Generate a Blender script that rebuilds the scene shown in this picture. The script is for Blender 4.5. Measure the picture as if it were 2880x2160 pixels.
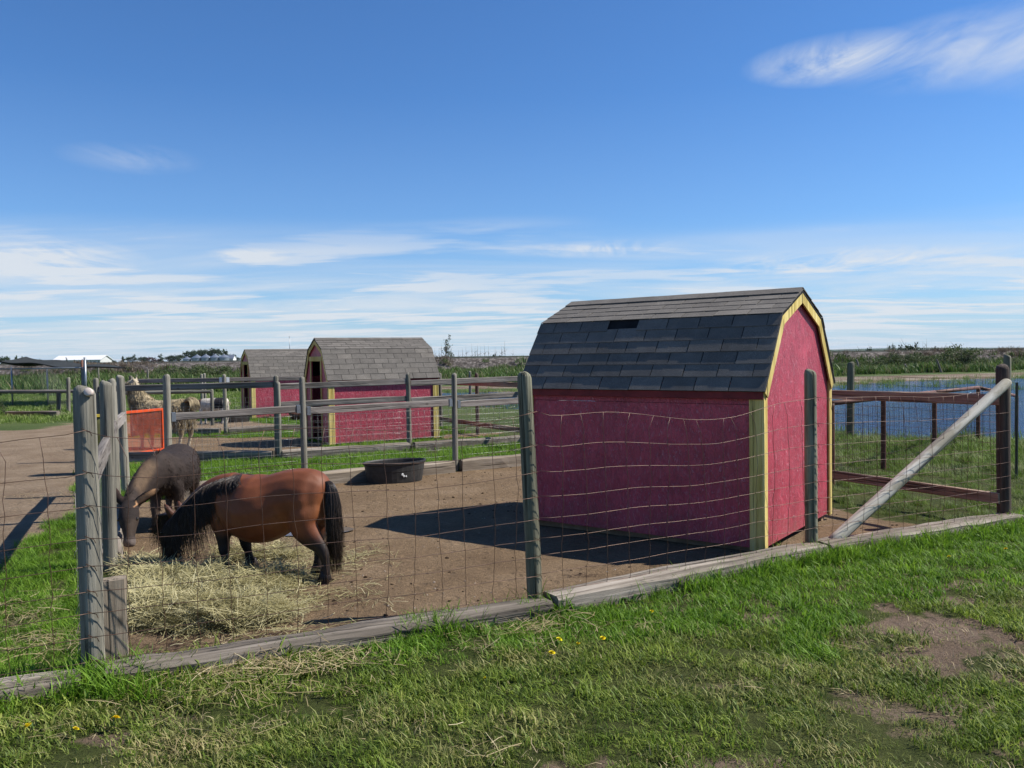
import bpy, bmesh, math, random
import numpy as np
from mathutils import Vector, Matrix, Euler, Quaternion
R = math.radians
rnd = random.Random(7)
nr = np.random.default_rng(11)
for _o in list(bpy.data.objects): bpy.data.objects.remove(_o)
sc = bpy.context.scene
COL = sc.collection

# ------------------------------------------------------------------ camera, sky, sun, exposure
CAM_H, FPX = 1.6, 2300.0            # eye height (m), focal length in photo pixels (photo 2880 x 2160)
PITCH, ROLL = math.atan(76 / FPX), R(0.88)
_p = (math.cos(PITCH), math.sin(PITCH)); _r = (math.cos(ROLL), math.sin(ROLL))
FWD = Vector((0, _p[0], -_p[1])); U0 = Vector((0, _p[1], _p[0])); R0 = Vector((1, 0, 0))
RGT = R0 * _r[0] - U0 * _r[1]; UPV = R0 * _r[1] + U0 * _r[0]
cam_d = bpy.data.cameras.new('camera'); cam = bpy.data.objects.new('camera', cam_d); COL.objects.link(cam)
cam.matrix_world = Matrix(((RGT.x, UPV.x, -FWD.x, 0), (RGT.y, UPV.y, -FWD.y, 0), (RGT.z, UPV.z, -FWD.z, CAM_H), (0, 0, 0, 1)))
cam_d.sensor_width = 36; cam_d.lens = FPX / 2880 * 36; cam_d.clip_start = 0.1; cam_d.clip_end = 20000
sc.camera = cam
sc.cycles.max_bounces = 6; sc.cycles.diffuse_bounces = 3; sc.cycles.glossy_bounces = 3; sc.cycles.transmission_bounces = 3; sc.cycles.caustics_reflective = False; sc.cycles.caustics_refractive = False
SUN_TO = Vector((0.90, 0.13, 1.0)).normalized()      # towards the sun: shadows fall to the left
SUN_EL = math.asin(SUN_TO.z); SUN_ROT = math.atan2(SUN_TO.x, SUN_TO.y)
sun_d = bpy.data.lights.new('sun', 'SUN'); sun_d.energy = 5.0; sun_d.angle = R(0.53); sun_d.color = (1.0, 0.95, 0.87)
sun = bpy.data.objects.new('sun', sun_d); COL.objects.link(sun); sun.location = (30, 5, 35)
sun.rotation_euler = (-SUN_TO).to_track_quat('-Z', 'Y').to_euler()
sc.view_settings.view_transform = 'Standard'; sc.view_settings.look = 'None'
sc.view_settings.exposure = 0.6; sc.view_settings.gamma = 1.0; sc.view_settings.use_curve_mapping = False

world = bpy.data.worlds.new('World'); sc.world = world; world.use_nodes = True
wn, wl = world.node_tree.nodes, world.node_tree.links
for n in list(wn): wn.remove(n)
def N(tree, t, **kw):
    n = tree.new(t)
    for k, v in kw.items():
        if k.startswith('i_'):
            k = k[2:]; n.inputs[int(k) if k.isdigit() else k].default_value = v
        else: setattr(n, k, v)
    return n
def math_n(tree, links, op, a, b=None, clamp=False):
    n = tree.new('ShaderNodeMath'); n.operation = op; n.use_clamp = clamp
    for i, v in enumerate((a, b)):
        if v is None: continue
        if isinstance(v, (int, float)): n.inputs[i].default_value = v
        else: links.new(v, n.inputs[i])
    return n.outputs[0]
def ramp_n(tree, links, fac, stops, interp='LINEAR'):
    n = tree.new('ShaderNodeValToRGB'); n.color_ramp.interpolation = interp
    e = n.color_ramp.elements
    while len(e) < len(stops): e.new(0.5)
    for k, (p, c) in enumerate(stops):
        e[k].position = p; e[k].color = (c, c, c, 1) if isinstance(c, (int, float)) else (*[v * ALB for v in c], 1)
    links.new(fac, n.inputs[0]); return n.outputs[0]
ALB = 0.64                            # all colours below are written for a brighter sun; one common factor
def M_(op, a, b=None, clamp=False): return math_n(wn, wl, op, a, b, clamp)
world.cycles.sampling_method = 'MANUAL'; world.cycles.sample_map_resolution = 256
w_out = N(wn, 'ShaderNodeOutputWorld'); w_bg = N(wn, 'ShaderNodeBackground'); w_bg.inputs[1].default_value = 0.065
sky = N(wn, 'ShaderNodeTexSky', sky_type='NISHITA', sun_disc=False, sun_elevation=SUN_EL, sun_rotation=SUN_ROT,
        altitude=700, air_density=1.0, dust_density=0.0, ozone_density=2.0)
geo = N(wn, 'ShaderNodeTexCoord')
sep = N(wn, 'ShaderNodeSeparateXYZ'); wl.new(geo.outputs['Generated'], sep.inputs[0])
zc = M_('ADD', M_('MAXIMUM', sep.outputs[2], 0.0), 0.045)
uv = N(wn, 'ShaderNodeCombineXYZ')                                   # cloud deck seen in perspective
wl.new(M_('DIVIDE', sep.outputs[0], zc), uv.inputs[0]); wl.new(M_('DIVIDE', sep.outputs[1], zc), uv.inputs[1])
def w_noise(scale, stretch, detail, rough, dist=0.0, off=(0, 0, 0), rot=0.0):
    mp = N(wn, 'ShaderNodeMapping'); mp.inputs[1].default_value = off; mp.inputs[2].default_value = (0, 0, rot); mp.inputs[3].default_value = stretch
    wl.new(uv.outputs[0], mp.inputs[0])
    n = N(wn, 'ShaderNodeTexNoise'); n.inputs['Scale'].default_value = scale; n.inputs['Detail'].default_value = detail
    n.inputs['Roughness'].default_value = rough; n.inputs['Distortion'].default_value = dist
    wl.new(mp.outputs[0], n.inputs[0]); return n.outputs[0]
elev = sep.outputs[2]
edge = w_noise(0.22, (0.6, 1.0, 1), 3, 0.6, 0.5, (5.5, 2.2, 0))
low = ramp_n(wn, wl, M_('MULTIPLY', M_('ADD', elev, M_('MULTIPLY', M_('SUBTRACT', edge, 0.5), 0.16)), 4.0), [(0.0, 0.55), (0.16, 0.78), (0.34, 0.68), (0.46, 0.32), (0.60, 0.0)], 'EASE')
veil = w_noise(0.45, (0.5, 1.0, 1), 5, 0.62, 0.6, (3.1, 1.7, 0), 0.25)
puff = w_noise(1.25, (0.45, 0.9, 1), 4, 0.6, 0.3, (9.3, 4.2, 0))
lowc = M_('MULTIPLY', ramp_n(wn, wl, veil, [(0.40, 0.0), (0.62, 1.0)]), low)
pufc = M_('MULTIPLY', ramp_n(wn, wl, puff, [(0.46, 0.0), (0.58, 1.0)]), M_('MULTIPLY', low, 1.2))
# thin high cirrus: broad patches of streaked noise, thickest towards the upper right
cir = w_noise(3.0, (1.0, 0.42, 1), 6, 0.66, 0.9, (0.2, 6.6, 0), -0.55)
az = M_('ARCTAN2', sep.outputs[0], sep.outputs[1])
def pix_dir(px, py): return (FWD * FPX + RGT * (px - 1440) + UPV * (1080 - py)).normalized()
ae = N(wn, 'ShaderNodeCombineXYZ'); wl.new(az, ae.inputs[0]); wl.new(elev, ae.inputs[1])
def V_(op, a, b):
    v = N(wn, 'ShaderNodeVectorMath', operation=op); wl.new(a, v.inputs[0])
    if b is not None: v.inputs[1].default_value = b
    return v.outputs['Value' if op == 'LENGTH' else 'Vector']
hi = None
for (px, py, wx, wy, s) in ((2370, 165, 260, 62, 1.15), (2800, 125, 400, 95, .70), (3200, 60, 420, 140, .6), (370, 445, 180, 40, .3),
                            (90, 725, 280, 60, .8), (700, 718, 120, 22, .9), (1690, 700, 280, 26, .75), (2380, 735, 420, 42, .8)):
    d = pix_dir(px, py)
    q = V_('LENGTH', V_('MULTIPLY', V_('SUBTRACT', ae.outputs[0], (math.atan2(d.x, d.y), d.z, 0)), (FPX / wx, FPX / wy, 0)), None)
    b = M_('MULTIPLY', M_('SUBTRACT', 1.0, q, True), s * 1.35); hi = b if hi is None else M_('MAXIMUM', hi, b)
hic = M_('MULTIPLY', ramp_n(wn, wl, cir, [(0.36, 0.0), (0.70, 1.0)]), hi)
cov = M_('MINIMUM', M_('ADD', M_('MAXIMUM', lowc, pufc), hic), 0.88)
mixc = N(wn, 'ShaderNodeMix', data_type='RGBA'); wl.new(cov, mixc.inputs[0]); mixc.inputs[7].default_value = (7.6, 8.0, 8.5, 1)
tint = N(wn, 'ShaderNodeMix', data_type='RGBA', blend_type='MULTIPLY'); tint.inputs[0].default_value = 1.0; tint.inputs[7].default_value = (0.60, 1.0, 1.44, 1)
wl.new(sky.outputs[0], tint.inputs[6])
hz = N(wn, 'ShaderNodeMix', data_type='RGBA'); hz.inputs[7].default_value = (4.6, 6.1, 7.6, 1)     # pale air low over the plain
wl.new(ramp_n(wn, wl, elev, [(0.0, 0.85), (0.06, 0.5), (0.16, 0.12), (0.3, 0.0)]), hz.inputs[0]); wl.new(tint.outputs[2], hz.inputs[6])
wl.new(hz.outputs[2], mixc.inputs[6])
wl.new(mixc.outputs[2], w_bg.inputs[0]); wl.new(w_bg.outputs[0], w_out.inputs[0])

# ------------------------------------------------------------------ helpers: terrain, pixels, objects
def sstep(a, b, x):
    t = np.clip((x - a) / (b - a), 0, 1); return t * t * (3 - 2 * t)
def sdf(poly, x, y):
    """signed distance to a polygon, positive inside (numpy)"""
    x = np.asarray(x, float); y = np.asarray(y, float)
    d = np.full(x.shape, 1e9); ins = np.zeros(x.shape, bool)
    n = len(poly)
    for i in range(n):
        ax, ay = poly[i]; bx, by = poly[(i + 1) % n]
        ex, ey = bx - ax, by - ay
        t = np.clip(((x - ax) * ex + (y - ay) * ey) / (ex * ex + ey * ey + 1e-12), 0, 1)
        d = np.minimum(d, np.hypot(x - ax - t * ex, y - ay - t * ey))
        c = ((ay > y) != (by > y)) & (x < ex * (y - ay) / (ey + 1e-12) + ax)
        ins ^= c
    return np.where(ins, d, -d)
_tab = nr.random((256, 256))
def vnoise(x, y, s=1.0, oct=4):
    out = 0; amp = 1; tot = 0
    for k in range(oct):
        u = np.asarray(x) * s * 2 ** k + 37.3 * k; v = np.asarray(y) * s * 2 ** k + 11.7 * k
        i = np.floor(u).astype(int); j = np.floor(v).astype(int); fu = u - i; fv = v - j
        fu = fu * fu * (3 - 2 * fu); fv = fv * fv * (3 - 2 * fv)
        g = lambda a, b: _tab[a % 256, b % 256]
        out = out + amp * ((g(i, j) * (1 - fu) + g(i + 1, j) * fu) * (1 - fv) + (g(i, j + 1) * (1 - fu) + g(i + 1, j + 1) * fu) * fv)
        tot += amp; amp *= 0.5
    return out / tot
def base_z(y): return -0.011 * np.clip(np.asarray(y, float) - 3, 0, 22)
def ray(px, py): return FWD + RGT * ((px - 1440) / FPX) + UPV * ((1080 - py) / FPX)
def on_plane(px, py, z):
    d = ray(px, py); t = (z - CAM_H) / d.z; return Vector((d.x * t, d.y * t, z))
def G(px, py):
    """photo pixel -> point on the ground"""
    z = 0.0
    for _ in range(25): p = on_plane(px, py, z); z = float(base_z(p.y))
    return Vector((p.x, p.y, z))
def H(px, py, y):
    """photo pixel -> point at depth y along its ray"""
    d = ray(px, py); t = y / d.y; return Vector((d.x * t, y, CAM_H + d.z * t))
WATER_Z = -0.36
_near = [(1150, 1128), (1300, 1140), (1480, 1150), (1800, 1175), (2330, 1222), (2420, 1240), (2520, 1254), (2610, 1248), (2700, 1236), (2790, 1246), (2900, 1262)]
_far = [(2900, 1062), (2600, 1071), (2330, 1086), (1800, 1094), (1450, 1103), (1150, 1108)]
POND = [tuple(on_plane(a, b, WATER_Z)[:2]) for a, b in _near] + [(40, 17), (90, 22), (95, 70)] + [tuple(on_plane(a, b, WATER_Z)[:2]) for a, b in _far]
def gz(x, y):
    x = np.asarray(x, float); y = np.asarray(y, float)
    z = base_z(y)
    s = sdf(POND, x, y) + (vnoise(x, y, 0.35, 3) - .5) * 1.6
    bed = np.minimum(z, WATER_Z - 0.02 - 0.25 * np.clip(s / 3, 0, 1))
    z = z + (bed - z) * sstep(-2.2, 0.25, s) * (y > 10)
    z = z + 1.80 * sstep(91.0, 95.2, y) * (1 - sstep(101.5, 107, y))          # railway embankment
    return z + 0.012 * (vnoise(x, y, 1.1, 3) - .5) * (y < 60)
def gzs(x, y): return float(gz(np.array([x]), np.array([y]))[0])
def GP(px, py): p = G(px, py); p.z = gzs(p.x, p.y); return p

WM = {}
def reg(o, M, parent=None):
    if parent is not None:
        o.parent = parent; o.matrix_local = WM[parent.name].inverted() @ M
    else: o.matrix_local = M
    WM[o.name] = M
    COL.objects.link(o); return o
def tag(o, label=None, cat=None, group=None, kind=None):
    if label: o['label'] = label
    if cat: o['category'] = cat
    if group: o['group'] = group
    if kind: o['kind'] = kind
    return o
def thing(name, loc, label, cat, group=None, rz=0.0):
    o = bpy.data.objects.new(name, None); o.empty_display_size = 0.2
    reg(o, Matrix.Translation(loc) @ Matrix.Rotation(rz, 4, 'Z')); return tag(o, label, cat, group)
def mesh(name, V, F, mats, smooth=False, mi=None):
    m = bpy.data.meshes.new(name)
    m.from_pydata([tuple(v) for v in V], [], [tuple(f) for f in F])
    for k in (mats if isinstance(mats, (list, tuple)) else [mats]): m.materials.append(k)
    if mi is not None: m.polygons.foreach_set('material_index', mi)
    if smooth: m.polygons.foreach_set('use_smooth', [True] * len(m.polygons))
    m.update(); return m
def npmesh(name, V, F, mats, smooth=False):
    """fast path: V (n,3) array, F (m,k) array"""
    V = np.asarray(V, np.float32); F = np.asarray(F, np.int32)
    m = bpy.data.meshes.new(name); m.vertices.add(len(V)); m.vertices.foreach_set('co', V.ravel())
    k = F.shape[1]; m.loops.add(F.size); m.loops.foreach_set('vertex_index', F.ravel())
    m.polygons.add(len(F)); m.polygons.foreach_set('loop_start', np.arange(0, F.size, k, dtype=np.int32))
    if smooth: m.polygons.foreach_set('use_smooth', np.ones(len(F), bool))
    for q in (mats if isinstance(mats, (list, tuple)) else [mats]): m.materials.append(q)
    m.update(calc_edges=True); m.validate(); return m
def attr(m, name, data, dom='POINT', typ='FLOAT'):
    a = m.attributes.new(name, typ, dom)
    a.data.foreach_set('value' if typ in ('FLOAT', 'INT') else ('vector' if typ == 'FLOAT_VECTOR' else 'color'), np.asarray(data, np.float32 if typ != 'INT' else np.int32).ravel())
def obj(name, me, parent=None, M=None):
    o = bpy.data.objects.new(name, me)
    if M is None: M = WM[parent.name] if parent is not None else Matrix()
    return reg(o, M, parent)
def copy_tree(src, M, label=None, group=None, cat=None):
    c = src.copy(); c.parent = None; reg(c, M)
    if label: c['label'] = label
    if group: c['group'] = group
    if cat: c['category'] = cat
    def rec(s, d):
        for ch in [o for o in s.children]:
            k = ch.copy(); k.parent = d; COL.objects.link(k); Lm = WM[s.name].inverted() @ WM[ch.name]; k.matrix_local = Lm
            WM[k.name] = WM[d.name] @ Lm; rec(ch, k)
    rec(src, c); return c
def axis_M(a, b, up=Vector((0, 0, 1))):
    """frame at a with +Z towards b"""
    z = (b - a).normalized(); u = up if abs(z.dot(up)) < 0.95 else Vector((0, 1, 0))
    x = u.cross(z).normalized(); y = z.cross(x)
    return Matrix(((x.x, y.x, z.x, a.x), (x.y, y.y, z.y, a.y), (x.z, y.z, z.z, a.z), (0, 0, 0, 1)))
def tube(V, F, pts, rad, sides=4):
    pts = [Vector(p) for p in pts]; n = len(pts); b0 = len(V)
    ref = Vector((0.31, 0.83, 0.46))
    for i, p in enumerate(pts):
        t = (pts[min(i + 1, n - 1)] - pts[max(i - 1, 0)]).normalized()
        u = t.cross(ref).normalized(); w = t.cross(u); r = rad[i] if isinstance(rad, (list, tuple)) else rad
        for k in range(sides):
            a = 2 * math.pi * k / sides; V.append(p + (u * math.cos(a) + w * math.sin(a)) * r)
    for i in range(n - 1):
        for k in range(sides):
            a = b0 + i * sides + k; c = b0 + i * sides + (k + 1) % sides
            F.append((a, c, c + sides, a + sides))
    F.append(tuple(b0 + k for k in range(sides))[::-1]); F.append(tuple(b0 + (n - 1) * sides + k for k in range(sides)))
def box(V, F, lo, hi):
    b = len(V)
    for z in (lo[2], hi[2]):
        for x, y in ((lo[0], lo[1]), (hi[0], lo[1]), (hi[0], hi[1]), (lo[0], hi[1])): V.append(Vector((x, y, z)))
    for f in ((3, 2, 1, 0), (4, 5, 6, 7), (0, 1, 5, 4), (1, 2, 6, 5), (2, 3, 7, 6), (3, 0, 4, 7)): F.append(tuple(b + k for k in f))
def bbox_mesh(name, lo, hi, mat, bev=0.004):
    bm = bmesh.new(); V, F = [], []; box(V, F, lo, hi)
    vs = [bm.verts.new(v) for v in V]
    for f in F: bm.faces.new([vs[k] for k in f])
    if bev: bmesh.ops.bevel(bm, geom=list(bm.edges), offset=bev, segments=1, affect='EDGES')
    m = bpy.data.meshes.new(name); bm.to_mesh(m); bm.free(); m.materials.append(mat); return m

# ------------------------------------------------------------------ materials
def base_mat(name, rough=0.8, spec=0.3):
    m = bpy.data.materials.new(name); m.use_nodes = True
    t = m.node_tree; b = t.nodes['Principled BSDF']
    b.inputs['Roughness'].default_value = rough; b.inputs['Specular IOR Level'].default_value = spec
    return m, t.nodes, t.links, b
def tex(nt, ln, kind, scale, stretch=(1, 1, 1), coord='Object', detail=5, rough=0.6, dist=0.0, offset=None):
    if coord == 'World': c = nt.new('ShaderNodeNewGeometry').outputs['Position']
    else: c = nt.new('ShaderNodeTexCoord').outputs[coord]
    mp = nt.new('ShaderNodeMapping'); mp.inputs[3].default_value = stretch; ln.new(c, mp.inputs[0])
    if offset is not None: ln.new(offset, mp.inputs[1])
    if kind == 'noise':
        n = nt.new('ShaderNodeTexNoise'); n.inputs['Scale'].default_value = scale; n.inputs['Detail'].default_value = detail
        n.inputs['Roughness'].default_value = rough; n.inputs['Distortion'].default_value = dist
        ln.new(mp.outputs[0], n.inputs[0]); return n.outputs[0]
    n = nt.new('ShaderNodeTexVoronoi'); n.inputs['Scale'].default_value = scale
    ln.new(mp.outputs[0], n.inputs[0]); return n
def rand_off(nt, ln):
    oi = nt.new('ShaderNodeObjectInfo'); c = nt.new('ShaderNodeCombineXYZ')
    for k, s in enumerate((13.0, 29.0, 7.0)):
        ln.new(math_n(nt, ln, 'MULTIPLY', oi.outputs['Random'], s), c.inputs[k])
    return c.outputs[0], oi.outputs['Random']
def mixc_n(nt, ln, fac, a, b, mode='MIX'):
    n = nt.new('ShaderNodeMix'); n.data_type = 'RGBA'; n.blend_type = mode
    for s, v in ((0, fac), (6, a), (7, b)):
        if isinstance(v, (int, float)): n.inputs[s].default_value = v
        elif isinstance(v, tuple): n.inputs[s].default_value = (*[k * (1.0 if mode == 'MULTIPLY' else ALB) for k in v], 1)
        else: ln.new(v, n.inputs[s])
    return n.outputs[2]
def bump_n(nt, ln, b, h, strength=0.3, dist=0.01):
    n = nt.new('ShaderNodeBump'); n.inputs['Strength'].default_value = strength; n.inputs['Distance'].default_value = dist
    ln.new(h, n.inputs['Height']); ln.new(n.outputs[0], b.inputs['Normal'])
def wood(name, stops, tint=(1, 1, 1), knots=True, rough=0.85, gscale=1.0, patch=None):
    """weathered wood, grain along local Z"""
    m, nt, ln, b = base_mat(name, rough, 0.2); off, rn = rand_off(nt, ln)
    g = tex(nt, ln, 'noise', 22 * gscale, (1, 1, 0.045), detail=8, rough=0.7, offset=off)
    big = tex(nt, ln, 'noise', 3.2, (1, 1, 0.35), detail=4, offset=off)
    f = math_n(nt, ln, 'ADD', math_n(nt, ln, 'MULTIPLY', g, 0.65), math_n(nt, ln, 'MULTIPLY', big, 0.35))
    c = ramp_n(nt, ln, f, [(0.5 + (q - 0.5) * 0.62, k) for q, k in stops])
    crack = ramp_n(nt, ln, tex(nt, ln, 'noise', 30 * gscale, (1, 1, 0.02), detail=3, offset=off), [(0.34, 0.16), (0.42, 1.0)])
    c = mixc_n(nt, ln, 0.85, c, crack, 'MULTIPLY')
    if knots:
        v = tex(nt, ln, 'vor', 5.5, (1, 1, 0.55), offset=off)
        k = ramp_n(nt, ln, v.outputs['Distance'], [(0.05, 0.35), (0.12, 1.0)]); c = mixc_n(nt, ln, 0.8, c, k, 'MULTIPLY')
    if patch:
        pf = ramp_n(nt, ln, tex(nt, ln, 'noise', 4.5, (1, 1, 0.4), detail=6, offset=off), [(0.50, 0.0), (0.60, 1.0)])
        c = mixc_n(nt, ln, pf, c, patch)
    hsv = nt.new('ShaderNodeHueSaturation'); ln.new(c, hsv.inputs['Color'])
    ln.new(math_n(nt, ln, 'ADD', math_n(nt, ln, 'MULTIPLY', rn, 0.35), 0.82), hsv.inputs['Value'])
    ln.new(mixc_n(nt, ln, 1.0, hsv.outputs[0], tint, 'MULTIPLY'), b.inputs['Base Color'])
    bump_n(nt, ln, b, math_n(nt, ln, 'MULTIPLY', g, crack), 1.0, 0.012); return m
def plain(name, col, rough=0.6, spec=0.3, metal=0.0, var=0.25, scale=8.0, bump=0.15, col2=None):
    m, nt, ln, b = base_mat(name, rough, spec); b.inputs['Metallic'].default_value = metal
    off, rn = rand_off(nt, ln)
    n = tex(nt, ln, 'noise', scale, detail=7, rough=0.65, offset=off)
    c2 = col2 or tuple(x * (1 - var) for x in col); c1 = col if col2 else tuple(min(1, x * (1 + var)) for x in col)
    ln.new(ramp_n(nt, ln, n, [(0.35, c2), (0.65, c1)]), b.inputs['Base Color'])
    if bump: bump_n(nt, ln, b, n, bump, 0.01)
    return m
MAT = {}
MAT['post'] = wood('weathered post', [(0.3, (0.12, 0.112, 0.09)), (0.5, (0.28, 0.263, 0.212)), (0.7, (0.46, 0.43, 0.35))])
MAT['post_green'] = wood('green treated post', [(0.3, (0.10, 0.097, 0.066)), (0.5, (0.235, 0.228, 0.16)), (0.7, (0.41, 0.395, 0.29))])
MAT['post_brown'] = wood('dark brown post', [(0.3, (0.075, 0.055, 0.044)), (0.5, (0.15, 0.112, 0.09)), (0.7, (0.24, 0.185, 0.15))])
MAT['rail'] = wood('silvered rail', [(0.3, (0.16, 0.135, 0.115)), (0.5, (0.30, 0.265, 0.235)), (0.7, (0.45, 0.41, 0.37))])
MAT['rail_red'] = wood('red brown rail', [(0.3, (0.22, 0.13, 0.088)), (0.5, (0.41, 0.27, 0.19)), (0.7, (0.58, 0.43, 0.33))])
MAT['brace'] = wood('pale peeled pole', [(0.3, (0.40, 0.37, 0.30)), (0.5, (0.62, 0.585, 0.49)), (0.7, (0.76, 0.73, 0.64))], knots=True, gscale=0.6, patch=(0.42, 0.38, 0.29))
MAT['tie'] = wood('old timber tie', [(0.25, (0.085, 0.072, 0.057)), (0.5, (0.275, 0.232, 0.186)), (0.72, (0.54, 0.475, 0.40))], gscale=0.7)
MAT['tie_pale'] = wood('pale old timber', [(0.25, (0.17, 0.13, 0.095)), (0.5, (0.33, 0.27, 0.2)), (0.72, (0.48, 0.41, 0.33))], gscale=0.7)
MAT['rawcut'] = plain('pale cut wood', (0.95, 0.78, 0.68), 0.8, var=0.12, scale=30)
MAT['yellow'] = wood('worn yellow trim', [(0.3, (0.60, 0.43, 0.10)), (0.5, (0.94, 0.73, 0.24)), (0.7, (1.12, 0.93, 0.42))], knots=False, patch=None)
MAT['fascia'] = plain('red fascia', (0.27, 0.030, 0.035), 0.6, var=0.25, scale=6)
MAT['rawply'] = plain('bare wood', (0.40, 0.28, 0.17), 0.85, var=0.3)
MAT['wire'] = plain('rusty wire', (0.16, 0.085, 0.055), 0.45, 0.5, metal=0.35, var=0.4, scale=12, bump=0)
MAT['wire_zinc'] = plain('galvanised wire', (0.36, 0.36, 0.35), 0.45, 0.5, metal=0.6, var=0.3, scale=10, bump=0)
MAT['steel'] = plain('galvanised steel', (0.42, 0.45, 0.47), 0.4, 0.5, metal=0.7, var=0.15)
MAT['steel_rust'] = plain('rusty pipe', (0.16, 0.065, 0.042), 0.65, 0.4, metal=0.2, var=0.4, scale=9)
MAT['orange'] = plain('orange gate paint', (0.80, 0.10, 0.022), 0.45, 0.4, var=0.2, scale=10)
MAT['rubber'] = plain('black rubber', (0.028, 0.028, 0.028), 0.55, 0.4, scale=9, col2=(0.06, 0.056, 0.052))
MAT['net'] = plain('dark shade net', (0.05, 0.055, 0.055), 0.9, 0.1, var=0.3)
MAT['olive'] = plain('olive barrel', (0.12, 0.115, 0.03), 0.5, 0.4)
MAT['yrim'] = plain('yellow rim', (0.6, 0.45, 0.05), 0.5)
MAT['greytub'] = plain('grey tub', (0.22, 0.23, 0.25), 0.5)
MAT['white_metal'] = plain('white metal sheet', (1.15, 1.15, 1.12), 0.45, 0.4, var=0.05)
MAT['cream'] = plain('cream wall sheet', (0.80, 0.81, 0.78), 0.55, var=0.06)
MAT['darkglass'] = plain('dark doors', (0.10, 0.12, 0.15), 0.3, 0.5)
MAT['binroof'] = plain('bin roof', (0.52, 0.56, 0.60), 0.35, 0.5, metal=0.7, var=0.08)
MAT['binwall'] = plain('bin wall', (0.40, 0.44, 0.48), 0.4, 0.5, metal=0.6, var=0.12)
MAT['rail_steel'] = plain('rail steel', (0.75, 0.62, 0.36), 0.5, 0.4, metal=0.3)
MAT['hoof'] = plain('hoof', (0.03, 0.026, 0.023), 0.5)
MAT['eye'] = plain('eye', (0.01, 0.008, 0.006), 0.12, 0.6, var=0)
MAT['dandelion'] = plain('dandelion yellow', (1.3, 0.80, 0.01), 0.7)
MAT['stalk'] = plain('green stalk', (0.09, 0.17, 0.04), 0.6)

def osb():
    m, nt, ln, b = base_mat('painted strand board', 0.42, 0.45); off, rn = rand_off(nt, ln)
    w = tex(nt, ln, 'noise', 9, detail=3, offset=off)
    v = tex(nt, ln, 'noise', 17, (1.0, 1.0, 0.42), detail=7, rough=0.72, dist=1.2, offset=off)
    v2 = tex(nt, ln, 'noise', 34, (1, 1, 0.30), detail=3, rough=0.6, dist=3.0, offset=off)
    big = tex(nt, ln, 'noise', 2.2, detail=6, rough=0.6, offset=off)
    c = ramp_n(nt, ln, v, [(0.32, (0.52, 0.054, 0.092)), (0.5, (0.72, 0.082, 0.136)), (0.64, (0.86, 0.125, 0.185))])
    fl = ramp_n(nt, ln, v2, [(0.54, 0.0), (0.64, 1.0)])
    c = mixc_n(nt, ln, math_n(nt, ln, 'MULTIPLY', fl, 0.42), c, (1.1, 0.50, 0.58))  # pale strand flecks: the sun's gloss on them is mixed into the base colour
    c = mixc_n(nt, ln, 0.55, c, ramp_n(nt, ln, big, [(0.3, 0.50), (0.7, 1.12)]), 'MULTIPLY')
    sep_ = nt.new('ShaderNodeSeparateXYZ'); ln.new(nt.new('ShaderNodeTexCoord').outputs['Object'], sep_.inputs[0])
    dirt = math_n(nt, ln, 'MULTIPLY', ramp_n(nt, ln, sep_.outputs[2], [(0.0, 1.0), (0.38, 0.0)]), ramp_n(nt, ln, w, [(0.35, 0.1), (0.7, 0.9)]))
    c = mixc_n(nt, ln, math_n(nt, ln, 'MULTIPLY', dirt, 0.55), c, (0.30, 0.17, 0.12))
    ln.new(c, b.inputs['Base Color']); bump_n(nt, ln, b, math_n(nt, ln, 'ADD', v, math_n(nt, ln, 'MULTIPLY', fl, 0.5)), 0.8, 0.012); return m
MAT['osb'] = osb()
def shingle_mat():
    m, nt, ln, b = base_mat('asphalt shingle', 0.92, 0.2); off, rn = rand_off(nt, ln)
    n = tex(nt, ln, 'noise', 170, detail=3, rough=0.8, offset=off); n2 = tex(nt, ln, 'noise', 5, detail=4, offset=off)
    c = ramp_n(nt, ln, rn, [(0.0, (0.172, 0.156, 0.138)), (0.45, (0.192, 0.175, 0.155)), (0.8, (0.212, 0.193, 0.170)), (1.0, (0.235, 0.212, 0.184))])
    c = mixc_n(nt, ln, 0.85, c, ramp_n(nt, ln, n, [(0.3, 0.45), (0.5, 0.95), (0.72, 1.9)]), 'MULTIPLY')
    c = mixc_n(nt, ln, 0.8, c, ramp_n(nt, ln, n2, [(0.3, 0.78), (0.7, 1.2)]), 'MULTIPLY')
    ln.new(c, b.inputs['Base Color']); bump_n(nt, ln, b, n, 0.5, 0.003); return m
MAT['shingle'] = shingle_mat()
MAT['underlay'] = plain('roof underlay', (0.018, 0.018, 0.02), 0.9, 0.2, var=0.4)
def vcol(name, rough=0.6, spec=0.3, nscale=14, var=0.35, bump=0.2, sheen=0.0, stretch=(1, 1, 1)):
    m, nt, ln, b = base_mat(name, rough, spec)
    a = nt.new('ShaderNodeAttribute'); a.attribute_name = 'Col'
    n = tex(nt, ln, 'noise', nscale, stretch, detail=6, rough=0.65)
    c = mixc_n(nt, ln, 1.0, a.outputs['Color'], ramp_n(nt, ln, n, [(0.3, 1 - var), (0.7, 1 + var)]), 'MULTIPLY')
    ln.new(c, b.inputs['Base Color'])
    if sheen: b.inputs['Sheen Weight'].default_value = sheen
    fine = tex(nt, ln, 'noise', 190, (1, 1, 0.35), detail=2)
    bump_n(nt, ln, b, math_n(nt, ln, 'ADD', fine, n), bump, 0.006); return m
MAT['coat'] = vcol('pony coat', 0.58, 0.30, 7, 0.22, 0.22)
MAT['donkeycoat'] = vcol('donkey coat', 0.8, 0.2, 16, 0.3, 0.5)
MAT['fleece'] = vcol('llama fleece', 0.95, 0.1, 30, 0.35, 0.9)
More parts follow.
